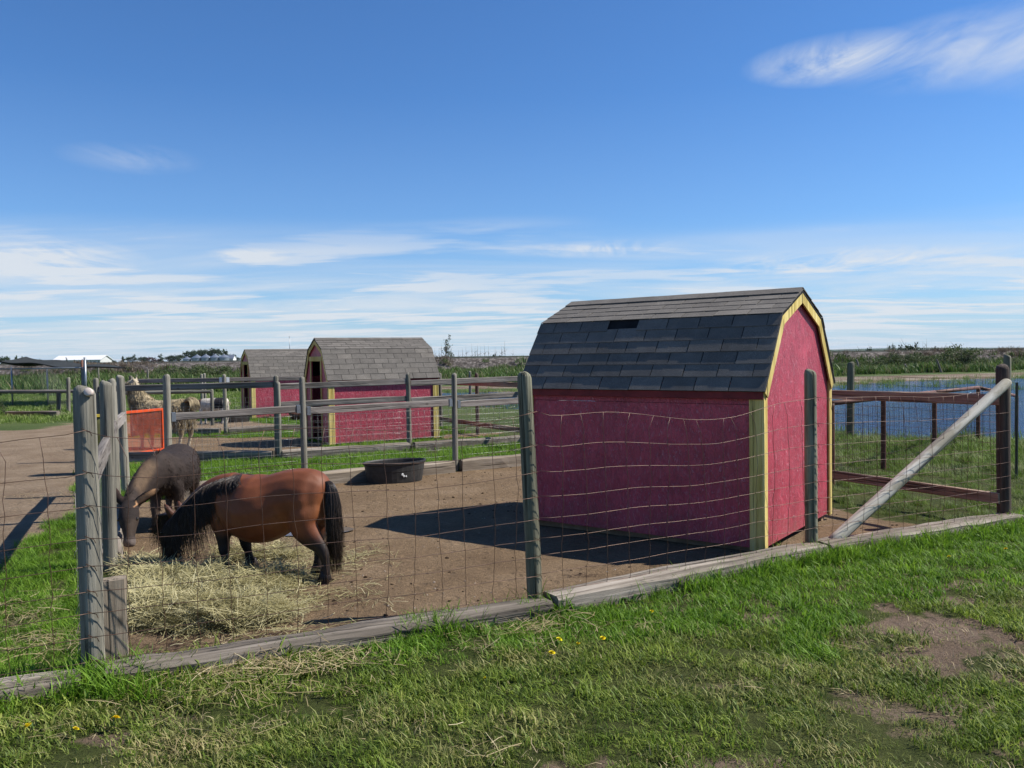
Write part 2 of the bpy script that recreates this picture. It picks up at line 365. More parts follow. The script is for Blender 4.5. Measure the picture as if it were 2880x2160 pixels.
def hairmat(name, stops, rough=0.42, spec=0.5):
    m, nt, ln, b = base_mat(name, rough, spec); a = nt.new('ShaderNodeAttribute'); a.attribute_name = 'tone'
    ln.new(ramp_n(nt, ln, a.outputs['Fac'], stops), b.inputs['Base Color']); return m
MAT['hair'] = hairmat('dark hair', [(0.0, (0.012, 0.009, 0.008)), (0.6, (0.030, 0.021, 0.017)), (1.0, (0.11, 0.078, 0.06))])
MAT['hairbrown'] = hairmat('brown hair', [(0.0, (0.02, 0.012, 0.009)), (0.6, (0.05, 0.031, 0.021)), (1.0, (0.12, 0.08, 0.052))])
def blade(name, stops, dry=None, transl=0.35, patch=True, dry_lo=0.5):
    m, nt, ln, b = base_mat(name, 0.55, 0.25)
    oi = nt.new('ShaderNodeObjectInfo')
    a = nt.new('ShaderNodeAttribute'); a.attribute_name = 'tone'
    f = math_n(nt, ln, 'ADD', math_n(nt, ln, 'MULTIPLY', oi.outputs['Random'], 0.35), math_n(nt, ln, 'MULTIPLY', a.outputs['Fac'], 0.65))
    c = ramp_n(nt, ln, f, stops)
    if dry:
        big = tex(nt, ln, 'noise', 1.1, (1, 1, 0), 'World', detail=5, rough=0.6)
        d2 = math_n(nt, ln, 'MULTIPLY', ramp_n(nt, ln, big, [(dry_lo - .04, 0.0), (dry_lo + 0.16, 1.0)]), math_n(nt, ln, 'GREATER_THAN', a.outputs['Fac'], 0.42))
        c = mixc_n(nt, ln, math_n(nt, ln, 'MULTIPLY', d2, 0.9), c, dry)
        c = mixc_n(nt, ln, 0.5, c, ramp_n(nt, ln, tex(nt, ln, 'noise', 2.6, (1, 1, 0), 'World', detail=3), [(0.35, 0.58), (0.65, 1.3)]), 'MULTIPLY')
    ln.new(c, b.inputs['Base Color'])
    tr = nt.new('ShaderNodeBsdfTranslucent'); ln.new(c, tr.inputs[0])
    mx = nt.new('ShaderNodeMixShader'); mx.inputs[0].default_value = transl
    ln.new(b.outputs[0], mx.inputs[1]); ln.new(tr.outputs[0], mx.inputs[2])
    ln.new(mx.outputs[0], nt['Material Output'].inputs[0]); return m
MAT['grass'] = blade('lawn grass', [(0.0, (0.085, 0.15, 0.018)), (0.5, (0.235, 0.355, 0.04)), (1.0, (0.60, 0.70, 0.13))], dry=(0.74, 0.62, 0.30), dry_lo=0.50, transl=0.42)
MAT['grass_lush'] = blade('lush grass', [(0.0, (0.085, 0.18, 0.012)), (0.5, (0.20, 0.40, 0.028)), (1.0, (0.44, 0.66, 0.08))], transl=0.42)
MAT['meadow'] = blade('meadow grass', [(0.0, (0.09, 0.17, 0.02)), (0.5, (0.205, 0.34, 0.045)), (1.0, (0.48, 0.56, 0.16))], dry=(0.80, 0.76, 0.46), dry_lo=0.53)
MAT['bank'] = blade('bank vegetation', [(0.0, (0.050, 0.115, 0.02)), (0.5, (0.11, 0.215, 0.038)), (1.0, (0.21, 0.31, 0.075))], dry=(0.33, 0.25, 0.15), dry_lo=0.50)
MAT['straw'] = blade('dry straw', [(0.0, (0.34, 0.255, 0.12)), (0.5, (0.58, 0.46, 0.24)), (1.0, (0.80, 0.68, 0.42))], transl=0.2)
MAT['hay'] = blade('hay strand', [(0.0, (0.30, 0.27, 0.11)), (0.5, (0.60, 0.54, 0.27)), (1.0, (0.90, 0.82, 0.50))], transl=0.25)
MAT['weed'] = blade('weed leaf', [(0.0, (0.04, 0.10, 0.02)), (1.0, (0.09, 0.19, 0.04))])
MAT['leaf_dark'] = blade('dark foliage', [(0.0, (0.022, 0.045, 0.016)), (0.6, (0.045, 0.080, 0.028)), (1.0, (0.08, 0.12, 0.045))], transl=0.25)
MAT['leaf_mid'] = blade('mid foliage', [(0.0, (0.04, 0.08, 0.022)), (0.6, (0.075, 0.13, 0.04)), (1.0, (0.13, 0.18, 0.07))], transl=0.3)
MAT['leaf_silver'] = blade('silvery foliage', [(0.0, (0.055, 0.075, 0.04)), (0.6, (0.15, 0.18, 0.11)), (1.0, (0.34, 0.36, 0.28))], transl=0.3)
MAT['leaf_red'] = blade('dark red foliage', [(0.0, (0.04, 0.014, 0.016)), (1.0, (0.085, 0.035, 0.035))], transl=0.2)
MAT['leaf_olive'] = blade('olive foliage', [(0.0, (0.06, 0.095, 0.03)), (0.6, (0.13, 0.18, 0.06)), (1.0, (0.24, 0.28, 0.12))], transl=0.3)
MAT['bark'] = plain('bark', (0.14, 0.115, 0.09), 0.9, 0.1, var=0.35)
MAT['deadbark'] = plain('grey dead bark', (0.22, 0.20, 0.18), 0.9, 0.1, var=0.3)

def ground_mat():
    m, nt, ln, b = base_mat('ground', 0.95, 0.12)
    def at(n): a = nt.new('ShaderNodeAttribute'); a.attribute_name = n; return a.outputs['Fac']
    big = tex(nt, ln, 'noise', 1.3, coord='World', detail=7, rough=0.62); fine = tex(nt, ln, 'noise', 26, coord='World', detail=6, rough=0.75)
    grit = tex(nt, ln, 'noise', 110, coord='World', detail=3, rough=0.8)
    v = tex(nt, ln, 'vor', 46, coord='World')
    dirt = ramp_n(nt, ln, big, [(0.25, (0.20, 0.133, 0.078)), (0.5, (0.285, 0.195, 0.115)), (0.75, (0.37, 0.265, 0.168))])
    dirt = mixc_n(nt, ln, 0.75, dirt, ramp_n(nt, ln, fine, [(0.28, 0.62), (0.5, 1.0), (0.72, 1.32)]), 'MULTIPLY')
    dirt = mixc_n(nt, ln, 0.6, dirt, ramp_n(nt, ln, grit, [(0.3, 0.6), (0.5, 1.0), (0.7, 1.5)]), 'MULTIPLY')
    peb = ramp_n(nt, ln, v.outputs['Distance'], [(0.10, 1.0), (0.2, 0.0)])
    dirt = mixc_n(nt, ln, math_n(nt, ln, 'MULTIPLY', peb, 0.22), dirt, (0.42, 0.33, 0.26))
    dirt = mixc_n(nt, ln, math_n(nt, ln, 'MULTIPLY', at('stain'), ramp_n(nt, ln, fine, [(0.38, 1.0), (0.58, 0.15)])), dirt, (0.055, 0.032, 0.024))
    path = mixc_n(nt, ln, 0.7, ramp_n(nt, ln, big, [(0.3, (0.26, 0.18, 0.115)), (0.7, (0.42, 0.32, 0.22))]), ramp_n(nt, ln, fine, [(0.3, 0.68), (0.7, 1.22)]), 'MULTIPLY')
    turf = mixc_n(nt, ln, 0.7, ramp_n(nt, ln, big, [(0.3, (0.055, 0.08, 0.016)), (0.7, (0.12, 0.13, 0.04))]), ramp_n(nt, ln, fine, [(0.3, 0.55), (0.7, 1.35)]), 'MULTIPLY')
    field = mixc_n(nt, ln, 0.6, ramp_n(nt, ln, tex(nt, ln, 'noise', 0.25, coord='World', detail=8, rough=0.7), [(0.3, (0.07, 0.12, 0.03)), (0.6, (0.13, 0.17, 0.055)), (0.8, (0.22, 0.19, 0.09))]), ramp_n(nt, ln, fine, [(0.3, 0.6), (0.7, 1.3)]), 'MULTIPLY')
    mud = mixc_n(nt, ln, 0.7, ramp_n(nt, ln, tex(nt, ln, 'noise', 0.8, (0.4, 1.6, 1), 'World', detail=8, rough=0.7), [(0.35, (0.17, 0.115, 0.075)), (0.52, (0.26, 0.19, 0.13)), (0.62, (0.52, 0.47, 0.38))]), ramp_n(nt, ln, fine, [(0.3, 0.7), (0.7, 1.2)]), 'MULTIPLY')
    bare = mixc_n(nt, ln, 0.7, ramp_n(nt, ln, big, [(0.3, (0.20, 0.14, 0.095)), (0.7, (0.34, 0.25, 0.185))]), ramp_n(nt, ln, grit, [(0.3, 0.55), (0.7, 1.35)]), 'MULTIPLY')
    bv = tex(nt, ln, 'vor', 3.2, coord='World')
    ball = mixc_n(nt, ln, 0.8, ramp_n(nt, ln, bv.outputs['Color'], [(0.2, (0.13, 0.11, 0.095)), (0.8, (0.33, 0.29, 0.26))]), ramp_n(nt, ln, bv.outputs['Distance'], [(0.2, 1.15), (0.6, 0.45)]), 'MULTIPLY')
    c = mixc_n(nt, ln, at('far'), turf, field)
    for nm, col in (('bare', bare), ('dirt', dirt), ('path', path), ('mud', mud), ('ballast', ball)):
        e = math_n(nt, ln, 'ADD', at(nm), math_n(nt, ln, 'MULTIPLY', math_n(nt, ln, 'SUBTRACT', fine, 0.5), 0.9))
        c = mixc_n(nt, ln, ramp_n(nt, ln, e, [(0.38, 0.0), (0.62, 1.0)]), c, col)
    ln.new(c, b.inputs['Base Color'])
    hoof = ramp_n(nt, ln, tex(nt, ln, 'vor', 6.5, coord='World').outputs['Distance'], [(0.18, 0.0), (0.34, 1.0)])
    h = math_n(nt, ln, 'ADD', math_n(nt, ln, 'ADD', math_n(nt, ln, 'MULTIPLY', fine, 1.0), math_n(nt, ln, 'MULTIPLY', hoof, 0.45)), math_n(nt, ln, 'MULTIPLY', grit, 0.35))
    bump_n(nt, ln, b, h, 0.9, 0.04); return m
MAT['ground'] = ground_mat()
def water_mat(name, col, sx, rough, bump, dist):
    m, nt, ln, b = base_mat(name, rough, 0.5); b.inputs['Base Color'].default_value = (*col, 1); b.inputs['IOR'].default_value = 1.33
    n = tex(nt, ln, 'noise', sx, (0.55, 1.5, 1), 'World', detail=5, rough=0.6)
    bump_n(nt, ln, b, n, bump, dist); return m
MAT['water'] = water_mat('pond water', (0.02, 0.055, 0.15), 2.2, 0.05, 1.0, 0.20)
MAT['puddle'] = water_mat('puddle water', (0.10, 0.075, 0.055), 4, 0.03, 0.05, 0.01)

# ------------------------------------------------------------------ layout of the pens (ground plan, metres)
P0, P1, P2, P3 = G(265, 1912), G(1507, 1714), G(2282, 1562), G(2824, 1474)     # front fence posts
FD = Vector((P3.x - P0.x, P3.y - P0.y, 0)).normalized(); FN = Vector((FD.y, -FD.x, 0))   # along the front fence, towards the lawn
BK = -FN
def pl(p, a=0.0, b=0.0):
    q = Vector((p[0], p[1], 0)) + FD * a + BK * b; q.z = gzs(q.x, q.y); return q
L1 = G(312, 1605); L2 = Vector((-4.22, 8.65, 0)); L3 = Vector((-4.95, 10.4, 0))
B0, B1, B2, B3 = Vector((-4.22, 9.98, 0)), Vector((-2.80, 10.93, 0)), Vector((-0.87, 12.23, 0)), Vector((1.45, 13.8, 0))
RD = Vector((-0.439, 0.898, 0))                                                # line of the long right hand fence
RP = [Vector((P3.x, P3.y, 0)) + RD * t for t in (0, 2.2, 4.65, 7.1, 9.9, 12.4, 14.75, 17.2)]
S2 = [Vector((-7.3, 14.35, 0)), Vector((-4.12, 14.27, 0)), Vector((-1.95, 15.34, 0)), RP[4] + RD * 0.05]
for q in [L2, L3, B0, B1, B2, B3] + RP + S2: q.z = gzs(q.x, q.y)
w2 = lambda ps: [(p[0], p[1]) for p in ps]
PEN1 = w2([P0, P2, G(2640, 1486), G(2480, 1462), G(2315, 1424), (2.3, 12.6), B3, B2, B1, B0, (-4.6, 9.6), L2, L1])
PEN2 = w2([(-9.5, 13.0), (-4.2, 14.25), (-3.0, 14.95), (-3.6, 16.2), (-4.7, 18.6), (-9.5, 19.6)])
PEN3 = w2([(-13, 20.4), (-7.2, 20.6), (-5.8, 22.6), (-8.0, 25.0), (-14, 25.5)])
SPOT = w2([G(1235, 1238), G(1370, 1232), G(1420, 1215), G(1250, 1222)])
PATH = w2([G(-300, 1760), G(0, 1600), G(110, 1510), G(205, 1425), (-5.5, 10.4), (-6.9, 13.2), (-9.4, 18.6), G(230, 1205), G(0, 1212), (-30, 20), (-18, 8)])
LAWN_BARE = [(G(2780, 1760), 1.0, .62, 1.0), (G(2600, 1780), .65, .34, .95), (G(2880, 1700), .6, .5, 1.0), (G(2890, 1800), .6, .5, 1.0), (G(2640, 1850), .5, .22, .85), (G(2840, 1900), .5, .25, .85), (G(2480, 1960), .35, .14, .55), (G(2570, 2060), .3, .14, .6), (G(2820, 2110), .35, .14, .6), (G(2240, 1970), .3, .12, .4), (G(700, 1915), .45, .12, .5)]
def masks(x, y):
    n1 = (vnoise(x, y, 1.7, 4) - .5); n2 = (vnoise(x + 50, y, 5.0, 3) - .5)
    e = n1 * 0.55 + n2 * 0.2
    pen = np.maximum.reduce([sstep(-.16, .16, sdf(PEN1, x, y) + e * .35), sstep(-.25, .25, sdf(PEN2, x, y) + e), sstep(-.15, .15, sdf(SPOT, x, y) + e * .4)])
    path = np.maximum(sstep(-.3, .3, sdf(PATH, x, y) + e * 1.0), 0.75 * sstep(-.5, .6, sdf(PEN3, x, y) + e * 2))
    bare = np.zeros_like(x)
    for c, rx, ry, s in LAWN_BARE:
        q = 1 - np.sqrt(((x - c.x) / rx) ** 2 + ((y - c.y) / ry) ** 2)
        bare = np.maximum(bare, s * .92 * sstep(-.5, 1.05, q + n1 * 1.5 + n2 * 3.2))
    bare = np.maximum(bare, 0.62 * sstep(.56, .74, vnoise(x + 9, y * 1.6, 2.2, 4)) * (y < 6.5) * sstep(5.2, 3.2, y)) if True else bare
    sp = sdf(POND, x, y) + n1 * 1.5
    mud = sstep(-1.3, -.1, sp) * (y > 12); far_sh = sstep(-12, -4, sp) * (y > 48) * (y < 74); mud = np.maximum(mud, far_sh * .8)
    ball = sstep(91.5, 93.4, y) * (1 - sstep(104, 106, y))
    stain = np.zeros_like(x)
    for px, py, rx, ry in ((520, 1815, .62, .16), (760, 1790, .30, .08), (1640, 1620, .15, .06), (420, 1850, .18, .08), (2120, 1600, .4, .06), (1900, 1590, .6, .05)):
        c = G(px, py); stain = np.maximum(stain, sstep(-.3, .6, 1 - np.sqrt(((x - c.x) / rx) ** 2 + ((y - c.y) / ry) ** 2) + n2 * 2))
    return dict(dirt=pen, path=path, bare=bare, mud=mud, ballast=ball, stain=stain, far=sstep(9, 30, np.hypot(x, y)))

# ------------------------------------------------------------------ ground, pond, puddle, railway, hills
def spread(a, b, step, grow, end):
    out = [a + i * step for i in range(int((b - a) / step) + 1)]
    s = step
    while out[-1] < end: s *= grow; out.append(out[-1] + s)
    return out
xs = sorted(set([round(v, 4) for v in spread(0.9, 7.4, .055, 1.09, 9000)] + [round(1.8 - v, 4) for v in spread(0.9, 7.4, .055, 1.09, 9000)]))
ys = [-6, -3, -1, 0, 1, 1.8] + spread(2.2, 9.4, .05, 1.012, 32)
s_ = ys[-1] - ys[-2]
while ys[-1] < 120: ys.append(ys[-1] + min(s_, .8)); s_ *= 1.02
while ys[-1] < 9000: s_ *= 1.22; ys.append(ys[-1] + s_)
GX, GY = np.meshgrid(np.array(xs), np.array(ys)); nx, ny = len(xs), len(ys)
gx, gy = GX.ravel(), GY.ravel(); gzv = gz(gx, gy)
mk = masks(gx, gy)
gzv = gzv + .018 * (vnoise(gx, gy, 3.3, 4) - .5) * mk['dirt'] + .03 * (vnoise(gx, gy, 2.2, 3) - .5) * (mk['dirt'] < .3) * (gy < 20) - .02 * mk['bare']
idx = np.arange(nx * ny).reshape(ny, nx)
F = np.stack([idx[:-1, :-1], idx[:-1, 1:], idx[1:, 1:], idx[1:, :-1]], -1).reshape(-1, 4)
gm = npmesh('ground', np.stack([gx, gy, gzv], 1), F, MAT['ground'], True)
for k, v in mk.items(): attr(gm, k, v)
tag(obj('ground', gm), kind='structure')

def flat_sheet(name, poly, z, mat, M=None):
    me = mesh(name, [(x, y, z) for x, y in poly], [tuple(range(len(poly)))], mat)
    return tag(obj(name, me), kind='structure')
_c = np.mean(np.array(POND), 0)
pond = flat_sheet('pond_water', [(-30, 14.0), (110, 14.0), (110, 88), (-30, 88)], WATER_Z, MAT['water'])
_pq = GP(872, 1497)
flat_sheet('puddle', [(_pq.x + .36 * math.cos(a) * (1 + .18 * math.sin(3 * a + 1)), _pq.y + .26 * math.sin(a) * (1 + .15 * math.cos(2 * a))) for a in [k * math.pi / 14 for k in range(28)]], _pq.z + .016, MAT['puddle'])

def ridge_strip(name, y0, x0, x1, hfun, depth, mat):
    V, F = [], []; n = 160
    for i in range(n + 1):
        x = x0 + (x1 - x0) * i / n; h = hfun(i / n)
        V += [(x, y0 - depth, -8), (x, y0 - depth * .4, h * .75), (x, y0, h), (x, y0 + depth, -8)]
    for i in range(n):
        for k in range(3): a = i * 4 + k; F.append((a, a + 4, a + 5, a + 1))
    return tag(obj(name, mesh(name, V, F, mat, True)), kind='structure')
MAT['hill'] = plain('distant wooded hills', (0.05, 0.085, 0.035), 0.95, 0.0, var=0.35, scale=0.01, bump=0)
ridge_strip('distant_hills', 5200, -5200, 5600, lambda t: 6 + 18 * float(vnoise(t * 14, 3.0, 1, 3)) * (0.25 + 0.75 * float(sstep(.35, .75, t))), 500, MAT['hill'])
# railway: two rails and the ties on the ballast crest
rt = thing('railway_track', (0, 98.2, 1.49), 'straight railway track running along the gravel embankment behind the pond', 'railway')
CREST = float(base_z(98.0)) + 1.80
WM_rt = WM[rt.name]
for yy in (97.4, 98.85):
    V, F = [], []
    for (hw, z0, z1) in ((.075, .0, .02), (.012, .02, .13), (.037, .13, .17)): box(V, F, (-700, -hw, z0), (700, hw, z1))
    obj('rail', mesh('rail', V, F, MAT['rail_steel']), rt, Matrix.Translation((0, yy, CREST - .02 + .0)))
V, F = [], []
for k in range(-420, 420): box(V, F, (k * .62 - .12, 96.85, CREST - .10), (k * .62 + .12, 99.4, CREST - .015))
tie_o = tag(obj('cross_tie', mesh('cross_tie', V, F, MAT['post_brown']), rt, Matrix()), kind='stuff')

# ------------------------------------------------------------------ grass, straw, hay: clumps spread over the ground
def clump(name, n, rad, h0, h1, w, lean, mat, flat=0.0, segs=2, curl=1.0):
    V = []; F = []; T = []
    for i in range(n):
        a = rnd.uniform(0, 6.283); r = rad * math.sqrt(rnd.random()); bx, by = r * math.cos(a), r * math.sin(a)
        d = rnd.uniform(0, 6.283); h = rnd.uniform(h0, h1); l = h * lean * rnd.uniform(.2, 1.0) * curl; wd = w * rnd.uniform(.6, 1.2)
        ux, uy = math.cos(d), math.sin(d); px, py = -uy, ux; t = rnd.random(); b = len(V)
        z0 = -.01 if not flat else rnd.uniform(0.0, flat)
        for s in range(segs):
            q = s / segs; o = l * q * q; z = z0 + h * q * (1 - .25 * q * lean); ww = wd * (1 - .35 * q)
            V += [(bx + ux * o - px * ww / 2, by + uy * o - py * ww / 2, z), (bx + ux * o + px * ww / 2, by + uy * o + py * ww / 2, z)]
            T += [t * .85 + .1 * q] * 2
        V.append((bx + ux * l, by + uy * l, z0 + h * (1 - .25 * lean))); T.append(min(1, t * .85 + .15))
        for s in range(segs - 1):
            q = b + 2 * s; F += [(q, q + 1, q + 3), (q, q + 3, q + 2)]
        q = b + 2 * (segs - 1); F.append((q, q + 1, q + 2))
    m = npmesh(name, V, F, mat); attr(m, 'tone', T); return m
def straws(name, n, rad, l0, l1, w, zmax, mat, tilt=.35):
    V = []; F = []; T = []
    for i in range(n):
        a = rnd.uniform(0, 6.283); r = rad * math.sqrt(rnd.random()); c = Vector((r * math.cos(a), r * math.sin(a), rnd.uniform(0.003, zmax)))
        L = rnd.uniform(l0, l1); d = rnd.uniform(0, 6.283); e = rnd.uniform(-.1, tilt); u = Vector((math.cos(d) * math.cos(e), math.sin(d) * math.cos(e), math.sin(e)))
        s = Vector((-math.sin(d), math.cos(d), rnd.uniform(-.6, .6))).normalized() * (w * rnd.uniform(.6, 1.3) / 2)
        bend = Vector((rnd.uniform(-1, 1), rnd.uniform(-1, 1), rnd.uniform(-.2, .9))) * L * .16; t = rnd.random(); b = len(V)
        for q in (-.5, 0, .5):
            p = c + u * L * q + bend * (1 - 4 * q * q) * .6; p.z = max(p.z, .002); V += [p - s, p + s]; T += [t, t]
        F += [(b, b + 1, b + 3), (b, b + 3, b + 2), (b + 2, b + 3, b + 5), (b + 2, b + 5, b + 4)]
    m = npmesh(name, [tuple(v) for v in V], F, mat); attr(m, 'tone', T); return m
def scatter(name, P, clumps, label, cat, smin, smax, tilt=.12, idx=None, zoff=0.0, scale=None, kind='stuff'):
    P = np.asarray(P, float); n = len(P)
    me = bpy.data.meshes.new(name); me.vertices.add(n)
    co = np.stack([P[:, 0], P[:, 1], (gz(P[:, 0], P[:, 1]) if P.shape[1] < 3 else P[:, 2]) + zoff], 1)
    me.vertices.foreach_set('co', co.astype(np.float32).ravel())
    attr(me, 'rot', np.stack([nr.normal(0, tilt, n), nr.normal(0, tilt, n), nr.random(n) * 6.283], 1), typ='FLOAT_VECTOR')
    s = nr.uniform(smin, smax, n) * (1 if scale is None else scale)
    attr(me, 'size', s)
    attr(me, 'pick', nr.integers(0, len(clumps), n) if idx is None else idx, typ='INT')
    cc = bpy.data.collections.new(name + '_source')
    for i, c in enumerate(clumps):
        cc.objects.link(bpy.data.objects.new('%s_%02d' % (name + '_source', i), c))
    ng = bpy.data.node_groups.new(name, 'GeometryNodeTree')
    ng.interface.new_socket('Geometry', in_out='INPUT', socket_type='NodeSocketGeometry'); ng.interface.new_socket('Geometry', in_out='OUTPUT', socket_type='NodeSocketGeometry')
    n_, l_ = ng.nodes, ng.links
    gi, go = n_.new('NodeGroupInput'), n_.new('NodeGroupOutput'); ip = n_.new('GeometryNodeInstanceOnPoints'); ci = n_.new('GeometryNodeCollectionInfo')
    ci.inputs[0].default_value = cc; ci.inputs['Separate Children'].default_value = True; ci.inputs['Reset Children'].default_value = True
    def na(nm, t): a = n_.new('GeometryNodeInputNamedAttribute'); a.data_type = t; a.inputs[0].default_value = nm; return a.outputs[0]
    l_.new(gi.outputs[0], ip.inputs['Points']); l_.new(ci.outputs[0], ip.inputs['Instance']); ip.inputs['Pick Instance'].default_value = True
    l_.new(na('pick', 'INT'), ip.inputs['Instance Index']); l_.new(na('rot', 'FLOAT_VECTOR'), ip.inputs['Rotation']); l_.new(na('size', 'FLOAT'), ip.inputs['Scale'])
    l_.new(ip.outputs[0], go.inputs[0])
    o = obj(name, me); md = o.modifiers.new('spread', 'NODES'); md.node_group = ng
    return tag(o, label, cat, kind=kind)
def rpts(n, x0, x1, y0, y1): return nr.uniform(x0, x1, n), nr.uniform(y0, y1, n)
def inview(x, y, m=.4): return (np.abs(x) < .66 * y + m)

# lawn in front of the fence
C_lawn = [clump('lawn_clump', 150, .115, .016, .066, .0056, 1.2, MAT['grass']) for _ in range(12)]
x, y = rpts(7600, -4.6, 6.6, 2.35, 9.6)
off = (x - P0.x) * FN.x + (y - P0.y) * FN.y                   # distance out from the front fence
mkp = masks(x, y)
keep = (off > .08) & inview(x, y) & (nr.random(len(x)) > mkp['bare'] * 1.2) & ((x < P3.x + .1) | True)
keep &= sdf(PEN1, x, y) < 0
scl = 1.0 + .5 * sstep(.9, .1, off) - .25 * sstep(4.2, 2.6, y)
lush = keep & (off < .75 + 1.1 * (vnoise(x, y, .9, 3) - .35) + .5 * (x > 1.5)) & (x > -1.0)
C_lush = [clump('lush_clump', 130, .115, .020, .075, .0058, 1.1, MAT['grass_lush']) for _ in range(8)]
scatter('lush_lawn', np.stack([x, y], 1)[lush], C_lush, 'bright green lush lawn close outside the front fence', 'grass', .55, 1.4)
keep &= ~lush
scatter('lawn_grass', np.stack([x, y], 1)[keep], C_lawn, 'short mown lawn grass outside the front fence', 'grass', .55, 1.4, scale=scl[keep])
C_small = [clump('lawn_sprig', 16, .06, .015, .05, .0042, 1.3, MAT['grass']) for _ in range(6)]
x, y = rpts(7600, -4.6, 6.6, 2.35, 8.0); off = (x - P0.x) * FN.x + (y - P0.y) * FN.y; mkp = masks(x, y)
keep = (off > .08) & inview(x, y) & (sdf(PEN1, x, y) < 0) & (nr.random(len(x)) < .28 + .5 * sstep(.9, .3, mkp['bare']) * (mkp['bare'] > .1))
scatter('lawn_sprigs', np.stack([x, y], 1)[keep], C_small, 'thin grass sprigs on the worn patches of the lawn', 'grass', .6, 1.2)
C_dry = [clump('dry_sprig', 14, .09, .02, .06, .0036, 1.6, MAT['straw']) for _ in range(6)]
x, y = rpts(2600, -4.6, 6.6, 2.35, 6.5); off = (x - P0.x) * FN.x + (y - P0.y) * FN.y
keep = (off > .1) & inview(x, y) & (sdf(PEN1, x, y) < 0) & (nr.random(len(x)) < .25 + .75 * sstep(.5, .66, vnoise(x + 3, y * 1.5, 1.6, 3)))
scatter('dry_grass', np.stack([x, y], 1)[keep], C_dry, 'dry yellow grass blades mixed through the worn lawn', 'grass', .6, 1.2, .25)
# taller lush fringe along the front timbers and posts
C_tuft = [clump('tuft', 16, .045, .06, .16, .0055, .8, MAT['grass_lush'], segs=3) for _ in range(6)]
t = nr.uniform(-1.6, (P3 - P0).length + .4, 1500); o_ = .10 + np.abs(nr.normal(0, .11, 1500))
dens = sstep(.42, .6, vnoise(t, t * 0 + 2, 1.1, 3)); dens = np.maximum(dens, .9 * (t > 4.2)) ; kp = nr.random(1500) < dens * .9 + .08
fx, fy = P0.x + FD.x * t + FN.x * o_, P0.y + FD.y * t + FN.y * o_
pp = [np.stack([fx, fy], 1)[kp]]
for q, n, s in ((P0, 170, .18), (P1, 40, .10), (P2, 60, .14), (P3, 60, .18)):
    pp.append(np.stack([nr.normal(q.x + FN.x * .1, s, n), nr.normal(q.y + FN.y * .12, s * .7, n)], 1))
scatter('fringe_grass', np.concatenate(pp), C_tuft, 'taller lush grass fringe along the front timbers', 'grass', .55, 1.4, .25)
# grass strip left of the pen and beyond the path
C_strip = [clump('strip_clump', 110, .12, .04, .13, .005, 1.1, MAT['grass_lush'], segs=3) for _ in range(6)]
x, y = rpts(3200, -6.5, -1.9, 2.6, 11.5)
mkp = masks(x, y); left = (x - P0.x) * BK.y - (y - P0.y) * BK.x       # <0 : outside the left fence
off = (x - P0.x) * FN.x + (y - P0.y) * FN.y
kp = (sdf(PEN1, x, y) < -.05) & (off < -.1) & (mkp['path'] < .5) & (x < -2) & inview(x, y)
scatter('strip_grass', np.stack([x, y], 1)[kp], C_strip, 'green grass strip between the left fence and the dirt path', 'grass', .5, 1.0)
# lane between the pens and the grass round the far pens
C_lane = [clump('lane_clump', 100, .18, .05, .14, .008, .9, MAT['grass_lush']) for _ in range(6)]
x, y = rpts(10000, -9, 5, 9.5, 30)
mkp = masks(x, y); s1 = sdf(PEN1, x, y)
kp = (s1 < -.08) & (mkp['dirt'] < .4) & (mkp['path'] < .45) & (mkp['mud'] < .4) & inview(x, y) & (x < 4.58 - .489 * (y - 7.63) + .1)
scatter('lane_grass', np.stack([x, y], 1)[kp], C_lane, 'green grass in the lane between the pens', 'grass', .45, 1.1)
# meadow on the right, down to the pond
C_mead = [clump('meadow_clump', 90, .17, .07, .27, .0065, .8, MAT['meadow'], segs=3) for _ in range(6)]
x, y = rpts(13000, .5, 17, 6.5, 24)
mkp = masks(x, y); rf = (x - P3.x) * RD.y - (y - P3.y) * RD.x          # > 0 outside the right hand fence
kp = (sdf(PEN1, x, y) < -.05) & (rf > -.9) & inview(x, y, 1.0) & (mkp['mud'] < .75) & ((y > 8.6) | (x > P3.x - .3) | (rf < 0))
off = (x - P0.x) * FN.x + (y - P0.y) * FN.y; kp &= off < .05
hgt = .45 + .45 * sstep(10, 15, y) * (0.5 + vnoise(x, y, .8, 3))
kp &= nr.random(len(x)) < .55 + .45 * (y > 11)
scatter('meadow_grass', np.stack([x, y], 1)[kp], C_mead, 'tall mixed meadow grass between the right fence and the pond', 'grass', .6, 1.25, .18, scale=hgt[kp])
# far left green and far bank vegetation
C_far = [clump('far_clump', 34, .35, .07, .22, .022, .8, MAT['meadow']) for _ in range(5)]
x, y = rpts(7000, -30, -5, 25.5, 48); kp = inview(x, y, 2) & (masks(x, y)['path'] < .4)
scatter('far_grass', np.stack([x, y], 1)[kp], C_far, 'green rough grass beyond the dirt path', 'grass', .5, 1.0)
C_bank = [clump('bank_clump', 34, .8, .35, 1.15, .10, .6, MAT['bank']) for _ in range(6)]
x, y = rpts(24000, -75, 75, 42, 94); sp = sdf(POND, x, y)
wgt = np.where(x < -8, sstep(44, 60, y), sstep(-9, -14, sp)) * (.35 + .65 * sstep(.4, .55, vnoise(x, y, .12, 3)))
kp = (sp < -3) & inview(x, y, 4) & (nr.random(len(x)) < wgt * sstep(94.2, 91.5, y))
scatter('bank_vegetation', np.stack([x, y], 1)[kp], C_bank, 'rank green vegetation along the foot of the railway embankment', 'vegetation', .45, 1.0, scale=(.6 + .8 * vnoise(x, y, .2, 2))[kp])
MAT['drybank'] = blade('dry bank weeds', [(0.0, (0.13, 0.09, 0.06)), (0.6, (0.26, 0.20, 0.14)), (1.0, (0.42, 0.35, 0.24))], transl=0.25)
